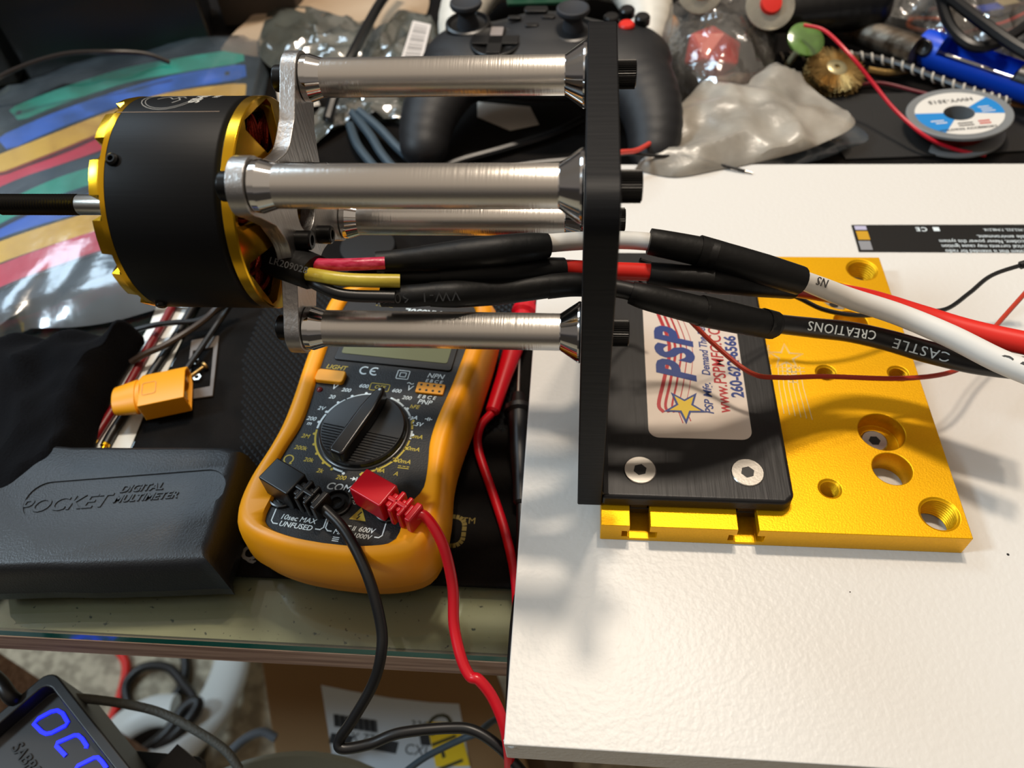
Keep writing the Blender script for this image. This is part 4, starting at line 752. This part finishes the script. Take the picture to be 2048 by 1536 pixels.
# ---------------------------------------------------------------- bags and tools at the back right
O = px([(1300, 50), (1370, 20), (1470, 22), (1555, 30), (1550, 150), (1510, 200), (1420, 222), (1340, 170)], MT+10)
c = at(1425, 108, MT+18); b = B(); bmesh.ops.create_icosphere(b, subdivisions=1, radius=21, matrix=Matrix.Translation(c) @ rot(.3, .2, .5) @ Matrix.Diagonal((1, 1, .75, 1))); tag(put('red_plastic_piece', b, mat('glossy_red', 'D8201C', .35), ang=10, bev=1.5, seg=2), 'red faceted plastic piece inside the clear crinkled bag', 'plastic part')
b = B(); pillow(b, O, MT+1, 38, 5, .045, 14, 5, 3.3, .45, under=False); tag(put('plastic_bag', b, M_filmg), 'clear crinkled bag around the red plastic piece', 'bag')
t = thing('plastic_bag', 'grey frosted plastic bag lying on the back edge of the board', 'bag', at(1480, 260, 0)); b = B()
pillow(b, px([(1270, 335), (1330, 290), (1350, 220), (1420, 160), (1520, 140), (1570, 128), (1640, 185), (1712, 240), (1640, 285), (1560, 310), (1480, 328), (1440, 335), (1350, 350)], 2), .6, 9, 4.5, .032, 22, 8, 5.5, .4); put('bag_film', b, M_filmm, t)
b = B(); pillow(b, px([(1440, 336), (1540, 300), (1640, 262), (1700, 240), (1748, 272), (1700, 292), (1620, 318), (1540, 328)], MT+3), MT+.6, 5, 2, .06, 8, 5, 8., .4); tag(put('plastic_bag', b, M_film), 'small clear bag corner poking out under the frosted bag', 'bag')
b = B(); q = px([(1600, 195), (1645, 200), (1712, 240), (1640, 275), (1560, 285)], 4); prism(b, [tuple(x) for x in q], .3, .7); tag(put('paper_card', b, mat('card_cream', 'E0D4C2', .6)), 'cream card corner sticking out of the frosted bag', 'card')
def mandrel_disc(name, label, m, u, v, z, r, up_, u2, v2, z2, extra=None):
    c = at(u, v, z); e = at(u2, v2, z2); d = (c-e).normalized(); t = thing(name, label, 'rotary disc', e)
    b = B(); lathe(b, frame(c, d), [(-1.5, 2), (0, r*.8), (1.5, r), (3, r), (4.2, r*.72), (4.6, 0)], 36); put('disc', b, m, t)
    b = B(); cyl(b, e, c, 2, 14); put('mandrel', b, mat('pale_mandrel', 'B9B08E', .4, .3), t)
    if extra: b = B(); lathe(b, frame(c+d*4.4, d), [(0, r*.45), (3, r*.4), (3.4, 0)], 20); put('cap', b, extra, t)
mandrel_disc('rotary_disc', 'translucent green disc on a pale shaft beside the brass brush', film('green_translucent', '7FA050', .75, .4, .2, .2, 60, '5F8A32'), 1608, 84, 12, 11.5, 0, 1566, 142, MT+2)
mandrel_disc('rotary_disc', 'clear disc with yellow and red centre above the clear bag', film('clear_disc', 'E8E0D0', .35, .4, .15, .2, 60, 'D8CFB8'), 1538, 14, 26, 15, 0, 1500, 70, MT+8, M_wred)
mandrel_disc('rotary_disc', 'clear disc at the top of the picture over the red piece', film('clear_disc', 'E8E0D0', .35, .4, .15, .2, 60, 'D8CFB8'), 1400, -16, 30, 14, 0, 1380, 40, MT+8, M_yel)
b = B(); p = at(1332, 52, MT+10); ball(b, p, 9, (1, .8, .9)); tag(put('yellow_piece', b, M_yel), 'small amber piece between the white controller and the clear bag', 'plastic part')
# brass wheel brush
t = thing('wheel_brush', 'round brass wire wheel brush on its side', 'brush', at(1675, 142, MT)); c = at(1672, 138, MT+12); Mw = Matrix.Translation(c) @ rot(math.radians(14), math.radians(8), 0)
b = B(); ns = 150; rr = random.Random(3)
for L, z0, ro_ in ((0, 0, 18.5), (1, -7, 18)):
    lathe(b, Mw @ Matrix.Translation((0, 0, z0-3.4)), [(0, ro_*.9), (3.5, ro_*.9), (4.2, ro_*.5), (4.2, 5)], 60)
    for i in range(ns):
        a = 2*PI*i/ns+rr.uniform(-.02, .02); r2 = ro_+rr.uniform(-1.2, 1.2); z2 = z0+rr.uniform(-2.4, 2)
        tube(b, [Mw @ V(6*math.cos(a), 6*math.sin(a), z0+1.2), Mw @ V(13*math.cos(a+.06), 13*math.sin(a+.06), z0+1.6+rr.uniform(-.2, .5)), Mw @ V(r2*math.cos(a+.12), r2*math.sin(a+.12), z2)], .38, 4, 1)
put('bristles', b, M_brass, t, kind='stuff'); b = B(); lathe(b, Mw, [(-9, 6.5), (1.6, 6.5), (2.2, 5.6), (2.2, 1.9), (0, 1.8), (0, 0)], 32, caps=False); put('hub', b, mat('pale_brass', 'B8AD86', .35, .7), t)
b = B(); tube(b, [at(1735, 140, MT+8), at(1780, 146, MT+6), at(1830, 138, MT+5)], 2.4, 8); tag(put('bare_braid', b, M_brass), 'short pale metal rod right of the brass brush', 'rod')
wire('thin_wire', 'bright red wire curving from the green disc down to the board', mat('bright_red_wire', 'C8142A', .35), [at(1608, 50, 24), at(1650, 62, 24), at(1700, 110, 20), at(1745, 165, 10), at(1790, 220, 2), at(1850, 272, -4), at(1905, 297, -10), at(1970, 311, MT+1.4)], 1.1)
# twisted black and white cord
P = [at(u, v, z) for u, v, z in ((1560, 112, -8), (1640, 112, -8), (1720, 112, -6), (1800, 130, -5), (1880, 160, -4), (1960, 188, -3), (2020, 205, -3))]; t = thing('twisted_cable', 'black and white twisted cord under the blue tool', 'cord', P[3]); b = B(); tube(b, P, 2.3, 10, 10); put('core', b, M_wblk, t)
pts = spline(P, 40); b = B(); H = []
for i, p in enumerate(pts): T_ = (pts[min(i+1, len(pts)-1)]-pts[max(i-1, 0)]).normalized(); n_ = V(0, 0, 1); n_ = (n_-T_*n_.dot(T_)).normalized(); s_ = T_.cross(n_); a = i*.62; H.append(p+(n_*math.cos(a)+s_*math.sin(a))*2.35)
tube(b, H, .75, 5, 1); put('white_strand', b, mat('white_thread', 'C9BFB0', .7), t)
P = [at(u, v, z) for u, v, z in ((1600, 30, -4), (1680, 52, -2), (1760, 76, 0), (1835, 103, 2))]; t = thing('braided_sleeve', 'wide silvery braided sleeve entering the blue tool', 'sleeve', P[2]); b = B(); tube(b, P, 8.6, 24, 10); put('mesh_sleeve', b, mat('silver_braid', '8E867A', .28, .8, bump=1, bscale=700, stretch=(1, 2.2, 1), c2='4A3F33', cscale=60), t)
# desoldering pump
A_, B_ = at(1838, 92, -1), at(2100, 182, -1); d = (B_-A_).normalized(); t = thing('desoldering_pump', 'blue desoldering pump with chrome rod and black button', 'hand tool', (A_+B_)/2); Md = frame(A_, d, (0, 0, 1)); L_ = (B_-A_).length
b = B(); lathe(b, Md, [(0, 8), (1.5, 10.6), (4, 11.2), (15, 11.2), (15.2, 9.5), (14, 4)], 40); lathe(b, Md, [(13, 11.2), (L_, 11.2), (L_, 9.4), (13, 9.4), (13, 11.2)], 24, caps=False, a0=math.radians(72), a1=math.radians(310)); put('body', b, M_blue, t)
b = B(); cyl(b, Md @ V(0, 0, 14), Md @ V(0, 0, L_*.78), 1.5, 16); put('plunger_rod', b, M_chrome, t); b = B(); lathe(b, Md @ Matrix.Translation((0, 0, L_*.74)), [(0, 6), (2, 9.2), (10, 9.2), (12, 7), (30, 6)], 32); put('plunger_knob', b, M_dark, t)
nb = (Matrix.Rotation(0, 3, 'Z') @ (CAM-A_)).normalized(); nb = (nb-d*nb.dot(d)).normalized(); b = B(); lathe(b, frame(A_+d*7+nb*10, nb), [(0, 5), (2.4, 4.8), (3, 4), (2.2, 1.5), (1.8, 0)], 28); put('release_button', b, M_dark, t)
# solder wick spool
c = at(1918, 226, -2); t = thing('wick_spool', 'flat grey spool with blue and white label', 'spool', (c.x, c.y, MT)); Mp = Matrix.Translation(c) @ Matrix.Rotation(math.radians(-6), 4, 'Y') @ Matrix.Rotation(math.radians(-3), 4, 'X'); R0 = thk(1918, 226, -2, 97)
b = B(); lathe(b, Mp, [(-13, 8), (-13, R0*.96), (-11.5, R0*.96), (-11.5, 12), (-1.5, 12), (-1.5, R0), (0, R0), (.4, R0-.5), (.4, R0-2), (0, R0-3), (0, 8), (-13, 8)], 64, caps=False); put('reel', b, M_grey, t, bev=.2)
b = B(); rl = R0*.83; w_ = PI/5
def sector(r0, r1, a0, a1, z, mi): 
    n = max(4, int((a1-a0)*12)); P = [(r1*math.cos(a0+(a1-a0)*i/n), r1*math.sin(a0+(a1-a0)*i/n)) for i in range(n+1)]+[(r0*math.cos(a1-(a1-a0)*i/n), r0*math.sin(a1-(a1-a0)*i/n)) for i in range(n+1)]; prism(b, P, z, z+.1, Mp, mi)
sector(8.2, rl, 0.02, PI*.98, .05, 0); sector(8.2, rl, PI, PI*2, .05, 0)
sector(8.2, rl, math.radians(-12), math.radians(38), .18, 1); sector(8.2, rl, math.radians(172), math.radians(238), .18, 1)
def Lw(s, size, x, y, mi, a=PI, **k): text(b, s, size, Mp @ Matrix.Translation((x, y, .32)) @ Matrix.Rotation(a, 4, 'Z'), mi, h=.02, **k)
Lw('HWY-3515', 5.2, -1, 14, 2, bold=.015); Lw('WELDING ACCESSORY', 2.9, 0, -17.6, 2, 0, bold=.015)
for y, s in ((-13.5, 'XXXX'[:0]),): pass
for y in (-11.5, -14): line(b, [(-4, y), (4, y)], .9, Mp @ Matrix.Translation((0, 0, .32)), .02, 2)
for y in (-10.8, -13.4): line(b, [(7, y), (13, y)], 1.3, Mp @ Matrix.Translation((0, 0, .32)), .02, 3)
for x0, x1, y in ((11, 17, 4), (12, 18, 1.5), (12, 19, -1)): line(b, [(x0, y), (x1, y)], .9, Mp @ Matrix.Translation((0, 0, .32)), .02, 0)
for x0, x1, y in ((-17, -10, -7), (-15, -9, -9.5)): line(b, [(x0, y), (x1, y)], 1., Mp @ Matrix.Translation((0, 0, .32)), .02, 0)
put('label', b, [mat('label_white', 'DCD6CC', .5), mat('label_blue', '1580C4', .5), M_ink_k, mat('label_red', 'C8483A', .5)], t, label='white and blue printed label')
b = B(); lathe(b, Mp, [(-11, 11), (-11, 18), (-2, 18), (-2, 11)], 40, caps=False); put('copper_wick', b, M_copper, t)
# black rounded object, clear bag of wires, cables at the top right
b = B(); a_, c_ = at(1560, 22, 18), at(1742, 8, 14)
for i in range(9): p = a_.lerp(c_, i/8); ball(b, p, 1, (14, 15, 13+i*.6), seg=16)
b = remesh(b, 1.6, 6); tag(put('rounded_pouch', b, M_dark, ang=60), 'glossy black rounded object at the top behind the braided sleeve', 'pouch')
b = B(); pillow(b, px([(1700, 10), (1760, -50), (2100, -60), (2120, 130), (2040, 150), (1960, 120), (1880, 90), (1780, 60)], MT+6), MT+2, 22, 6, .05, 12, 5, 15., .45, under=False); tag(put('plastic_bag', b, M_filmg), 'clear bag of loose wires at the top right', 'bag')
for L, m, r, lb in (([(1905, 40), (1830, 38), (1818, 52), (1850, 62), (1910, 60)], mat('orange_wire', 'B8501C', .4), 1.5, 'orange wire loop inside the clear bag of wires'), ([(1980, 52), (2010, 45), (2060, 22)], M_wred, 1.3, 'red wire running right inside the clear bag of wires'), ([(1920, 70), (1960, 60), (2000, 66), (2050, 50)], mat('maroon_wire', '5A1410', .4), 1.6, 'maroon wire inside the clear bag of wires'), ([(1860, 20), (1920, 12), (1990, 20), (2060, 5)], mat('maroon_wire', '5A1410', .4), 1.6, 'maroon wire farthest back in the clear bag')):
    wire('loose_wire', lb, m, [at(u, v, MT+7) for u, v in L], r)
b = B(); p = at(1978, 22, MT+8); box(b, (0, 0, 0), (16, 9, 6), Matrix.Translation(p) @ Matrix.Rotation(.3, 4, 'Z')); tag(put('wire_plug', b, M_blue, bev=.8), 'small blue plug inside the clear bag of wires', 'connector')
b = B(); p = at(2012, 10, MT+8); box(b, (0, 0, 0), (14, 9, 6), Matrix.Translation(p) @ Matrix.Rotation(.3, 4, 'Z')); tag(put('wire_plug', b, mat('ivory_plastic', 'C9BE98', .5), bev=.8), 'small ivory plug inside the clear bag of wires', 'connector')
wire('black_cable', 'thick black cable slanting across the top right corner over the blue tool', M_wblk, [at(u, v, z) for u, v, z in ((1840, -60, 24), (1900, -5, 24), (1960, 42, 24), (2030, 92, 22), (2100, 130, 20))], 3.6, 'cable')
wire('black_cable', 'thick black cable looping behind the blue tool', M_wblk, [at(u, v, z) for u, v, z in ((1870, -60, 18), (1885, 10, 18), (1905, 60, 16), (1945, 92, 14), (1990, 88, 14), (2040, 60, 14), (2100, 10, 14))], 3.4, 'cable')
b = B(); ribbon(b, [at(1960, 197, MT+2), at(2010, 205, MT+2), at(2080, 215, MT+2)], 5, 1.2); tag(put('copper_strip', b, mat('copper_strip', 'A8683A', .35, .6)), 'copper-coloured strip running off the right edge above the spool', 'strip')
for i, (L, lb) in enumerate((([(1700, 172, 4), (1760, 166, 2), (1830, 182, -4), (1900, 200, -8)], 'dull red thin wire passing under the spool'),)): wire('thin_wire', lb, mat('dull_red_wire', '6A0F1C', .5), [at(u, v, MT+3) for u, v, z in L], 1.1)
b = B(); q = px([(1620, 195), (2150, 180), (2150, 300), (1800, 318), (1690, 322), (1650, 260)], MT); prism(b, [tuple(x) for x in q], MT+.1, MT+1.6); tag(put('rubber_pad', b, mat('black_rubber_pad', '161412', .7, bump=.5, bscale=700), bev=.4), 'thin black rubber pad between the spool and the white board', 'pad')

# ---------------------------------------------------------------- warning label strip on the board
t = thing('label_strip', 'flat black strip with tiny upside-down white lettering on the board', 'label', at(1880, 475, 0)); q = px([(1703, 450), (2200, 449), (2230, 505), (1718, 503)], .4); b = B(); prism(b, [tuple(x) for x in q], .05, .5); put('strip', b, M_dark, t)
c0 = at(1900, 478, .52); b = B(); Mx = Matrix.Translation((c0.x, c0.y, .52)) @ Matrix.Rotation(PI+.0, 4, 'Z')
for y, s in ((-7.2, 'U.S. Patent & FR0912452, 7,952,322, 7,948,218.'), (-2.0, 'in or over a flammable environment.'), (1.6, 'mmable substances in the event of an accident. Never power this system'), (5.2, 'olled hobby applications only. High electrical currents may cause ignition'), (8.8, 'device is part of a high current power system that is intended for radio')):
    text(b, s, 3.6 if y > -5 else 2.6, Mx @ Matrix.Translation((-37 if y > -5 else -40, y, 0)), h=.02, sx=.8 if y > 0 else .9)
text(b, 'CE', 4.2, Mx @ Matrix.Translation((11.5, -7.4, 0)), h=.02, bold=.02, space=1.2); box(b, (4.5, -7.4, 0), (3, 3, .04), Mx)
put('white_lettering', b, M_ink_w, t)
for (u, v, m, a) in ((1721, 456, mat('lilac_patch', 'B8B4CC', .4), 3), (1726, 471, mat('gold_patch', 'C8961C', .4), 6.5), (1731, 491, mat('silver_patch', 'A8AAB0', .3, .5), 6.5)):
    b = B(); p = at(u, v, .5); box(b, (p.x, p.y, .56), (5.6, a, .1)); put('patch', b, m, t)
for i, (u, v, r) in enumerate(((2016, 1109, .5), (1700, 1034+150, .25))):
    b = B(); p = at(u, v, 0); lathe(b, Matrix.Translation((p.x, p.y, .02)), [(0, r), (.1, r*.8), (.12, 0)], 10); tag(put('debris_speck', b, M_ink_k), ('tiny dark speck on the board right of the gold plate corner', 'tiny speck on the board in front of the gold plate')[i], 'speck')

# ---------------------------------------------------------------- below the desk
FL = -739.
q0, q1, q2 = at(512, 1250, -330), at(978, 1300, -330), at(566, 1620, -330); q3 = q1+(q2-q0)
t = thing('cardboard_box', 'brown cardboard box with a shipping label under the desk', 'box', ((q0+q3)/2).to_tuple()[:2]+(FL,)); b = B(); prism(b, [(a.x, a.y) for a in (q0, q1, q3, q2)], FL, -330); put('carton', b, M_card, t, bev=2)
ex, ey = (q1-q0).normalized(), (q2-q0).normalized()
def bx(u, v): p = at(u, v, -329.6); return (p.x, p.y)
b = B(); prism(b, [bx(*p) for p in ((642, 1370), (700, 1382), (780, 1396), (860, 1405), (918, 1408), (945, 1560), (672, 1560))], -329.9, -329.5)
Mz = Matrix.Translation((0, 0, -329.45))
for i in range(22): x0 = 668+i*4.; line(b, [bx(x0, 1428+i*.6), bx(x0+2.2, 1453+i*.6)], (1.+(i*5 % 3)*.5), Mz, .05, 1)
line(b, [bx(660, 1476), bx(704, 1482)], 7, Mz, .05, 1); line(b, [bx(745, 1487), bx(795, 1496)], 8, Mz, .05, 1); prism(b, [bx(*p) for p in ((838, 1466), (858, 1468), (862, 1492), (842, 1490))], .1, .2, Mz, 1)
for (u, v, s, z_) in ((735, 1478, 'TX 77801', 9), (838, 1452, '330', 9), (842, 1502, 'CXLL', 10)):
    p = at(u, v, -329); text(b, s, z_, Matrix.Translation((p.x, p.y, -329.4)) @ frame((0, 0, 0), (0, 0, 1), ex), 1, h=.05)
put('shipping_label', b, [mat('label_bluewhite', 'C4CCD4', .6), mat('label_ink', '2A2C30', .7)], t, label='white shipping label with barcode')
b = B(); prism(b, [bx(*p) for p in ((854, 1444), (918, 1447), (940, 1532), (872, 1534))], -329.4, -328.9); p = at(890, 1500, -328.8); text(b, 'C1-14', 26, Matrix.Translation((p.x, p.y, -328.7)) @ frame((0, 0, 0), (0, 0, 1), ey), 1, h=.05, sx=.8)
put('yellow_sticker', b, [mat('sticker_mustard', 'F0CC10', .6), mat('marker_ink', '3A3A20', .7)], t)
b = B(); q = [at(u, v, -345) for u, v in ((1002, 1270), (1140, 1290), (1150, 1620), (1062, 1600))]; prism(b, [(a.x, a.y) for a in q], FL, -345); tag(put('cardboard_box', b, mat('dark_cardboard', '5A4733', .8)), 'darker cardboard box right of the labelled one, under the board', 'box')
def fc(name, label, m, L, r, cat='cable'): return wire(name, label, m, [at(u, v, z) for u, v, z in L], r, cat, n=12)
fc('red_cable', 'red cable lying on the carpet beside the dock', M_wred, [(190, 1230, FL+6), (225, 1285, FL+6), (252, 1330, FL+6), (240, 1395, FL+6), (222, 1440, FL+6), (200, 1490, FL+6)], 5.6)
fc('black_cable', 'black cable making a round loop on the carpet', M_wblk, [(335, 1240, FL+8), (365, 1300, FL+8), (370, 1350, FL+8), (345, 1400, FL+8), (300, 1425, FL+8), (262, 1415, FL+8), (252, 1370, FL+8), (285, 1335, FL+12), (335, 1335, FL+18), (368, 1370, FL+22), (388, 1400, FL+26), (380, 1440, FL+30), (330, 1480, FL+40)], 6)
fc('black_cable', 'black folded cable resting on the white chair base', M_wblk, [(250, 1530, FL+80), (330, 1470, FL+90), (370, 1415, FL+95), (395, 1405, FL+95), (385, 1430, FL+95), (340, 1480, FL+90), (280, 1530, FL+80)], 7)
# white chair base: hub and curved legs
t = thing('chair_base', 'white curved swivel chair base on the carpet', 'chair base', at(330, 1500, FL)); 
b = B(); tube(b, [at(u, v, z) for u, v, z in ((470, 1240, FL+30), (462, 1330, FL+40), (430, 1410, FL+60), (370, 1480, FL+75), (300, 1540, FL+80))], 24, 16, 8, flat=.6, rs=[20, 24, 26, 28]); put('leg', b, mat('chair_white', 'C9CCC8', .4), t)
b = B(); tube(b, [at(u, v, z) for u, v, z in ((190, 1530, FL+30), (240, 1460, FL+60), (300, 1425, FL+70), (350, 1420, FL+75))], 18, 16, 8, flat=.6); put('leg', b, mat('chair_white', 'C9CCC8', .4), t)
b = B(); p = at(300, 1510, FL+20); lathe(b, Matrix.Translation((p.x, p.y, FL)), [(0, 60), (30, 62), (36, 56), (36, 20)], 40); put('hub', b, mat('dark_grey_hub', '26211E', .5), t)
c = V(-148, -137, -180); b = B(); lathe(b, Matrix.Translation((c.x, c.y, -186)), [(-16, 88), (-4, 100), (0, 102), (6, 98), (10, 80), (12, 0)], 72); t = thing('round_stool', 'pale grey round stool top at the bottom of the picture', 'stool', (c.x, c.y, FL)); put('seat', b, mat('pale_seat', '9CA8A6', .45), t)
b = B(); cyl(b, (c.x, c.y, FL), (c.x, c.y, -200), 25, 24); put('column', b, M_dark, t); b = B(); lathe(b, Matrix.Translation((c.x, c.y, FL)), [(0, 90), (8, 88), (20, 30)], 40); put('foot', b, M_dark, t)
fc('blue_grey_cable', 'blue-grey cable slanting over the shipping label', mat('blue_grey_cable', '3B4A55', .45), [(790, 1560, -150), (850, 1515, -150), (920, 1480, -150), (955, 1466, -150), (990, 1440, -160), (1050, 1420, -180)], 1.7)
fc('grey_cable', 'short pale cable end left of the cardboard box', mat('pale_cable', '6A7078', .4), [(455, 1510, -260), (490, 1478, -260), (525, 1464, -260), (552, 1476, -262)], 3.)
fc('braided_cable', 'grey braided cable leading from the dock', mat('grey_braid', '5E5E58', .6, bump=.8, bscale=900), [(130, 1395, -76), (180, 1398, -84), (250, 1408, -90), (320, 1425, -96), (390, 1460, -100), (450, 1500, -104), (480, 1540, -108)], 2.0)
# shelf and dock
b = B(); q = [at(u, v, -108) for u, v in ((-200, 1530), (240, 1497), (400, 1512), (420, 1700), (-200, 1800))]; prism(b, [(a.x, a.y) for a in q], -116, -108); t = thing('keyboard_tray', 'dark blue-grey tray edge at the bottom left under the dock', 'tray', at(240, 1600, -116)); put('panel', b, mat('slate_tray', '1E2A33', .4), t, bev=1)
for x in (-330, -275): b = B(); box(b, (x, -90, -428), (14, 14, 624)); put('leg', b, M_dark, t)
b = B(); p = at(385, 1528, -108); prism(b, [(p.x-16, p.y-10), (p.x-6, p.y+6), (p.x+8, p.y-2), (p.x+14, p.y-14)], -108, -100); put('clip', b, M_dark, t)
# dock: rim box rotated on the tray
k0, ka, kb = at(103, 1336, -70), at(-10, 1378, -70), at(268, 1545, -70); ax_ = (kb-k0).normalized(); ay_ = V(-ax_.y, ax_.x, 0)
if (ka-k0).dot(ay_) < 0: ay_ = -ay_
dock = thing('docking_station', 'black docking station with glowing blue outlined letters at the bottom left', 'dock', (k0+ax_*40+ay_*(25)).to_tuple()[:2]+(-108,))
Mk = Matrix((( ax_.x, ay_.x, 0, k0.x), (ax_.y, ay_.y, 0, k0.y), (0, 0, 1, 0), (0, 0, 0, 1)))
flip = ax_.x*ay_.y-ax_.y*ay_.x < 0
LX, LY = 130, 75
b = B(); prism(b, rrect(LX, LY, 6, 5, LX/2, LY/2), -108, -70, Mk); c = B(); prism(c, rrect(LX-9, LY-9, 4, 4, LX/2, LY/2), -78, -60, Mk); b = cut(b, c); put('housing', b, mat('dock_black', '17181A', .4), dock, bev=.8)
b = B(); prism(b, rrect(LX-10, LY-10, 4, 4, LX/2, LY/2), -79, -77.5, Mk); put('panel', b, mat('dock_panel', '201F20', .45), dock)
def dk(u, v): p = at(u, v, -77.4); w2 = p-k0; return (w2.dot(ax_), w2.dot(ay_))
M_glow = mat('blue_light', '1020C0', .4, emit='1018FF', es=2.2)
Md_ = Mk @ Matrix.Translation((0, 0, -77.4))
glyphs = ([(68, 1448), (78, 1437), (102, 1424), (115, 1421), (126, 1427), (136, 1445), (131, 1452), (104, 1466), (93, 1468), (84, 1464)], [(132, 1512), (113, 1492), (115, 1486), (149, 1471), (157, 1471), (165, 1478), (174, 1492), (172, 1497)], [(152, 1540), (156, 1532), (188, 1516), (196, 1515), (205, 1524), (214, 1537)])
for i, g in enumerate(glyphs):
    b = B(); line(b, [dk(*p) for p in g], 1.5, Md_, .5, closed=(i == 0)); put('letter_light', b, M_glow, dock, label='glowing blue letter outline')
b = B(); p = dk(52, 1520); Mt_ = Md_ @ Matrix.Translation((p[0]+4, p[1], .3)); Mt_ = Mt_ @ (Matrix.Diagonal((1, -1, 1, 1)) if flip else Matrix.Identity(4))
text(b, 'SABRENT', 6.5, Mt_, h=.2, shear=.2, bold=.01); put('maker_lettering', b, M_dark, dock)
b = B(); p = dk(35, 1366); lathe(b, Mk @ Matrix.Translation((p[0], p[1], -76.5)), [(0, 1.5), (.3, 1.5), (.3, 0)], 16); b.free()
fc('dock_cable', 'ribbed black cable plugged into the dock at the left edge', M_wblk, [(-40, 1330, -66), (0, 1365, -66), (20, 1392, -68), (38, 1405, -74)], 3.2)
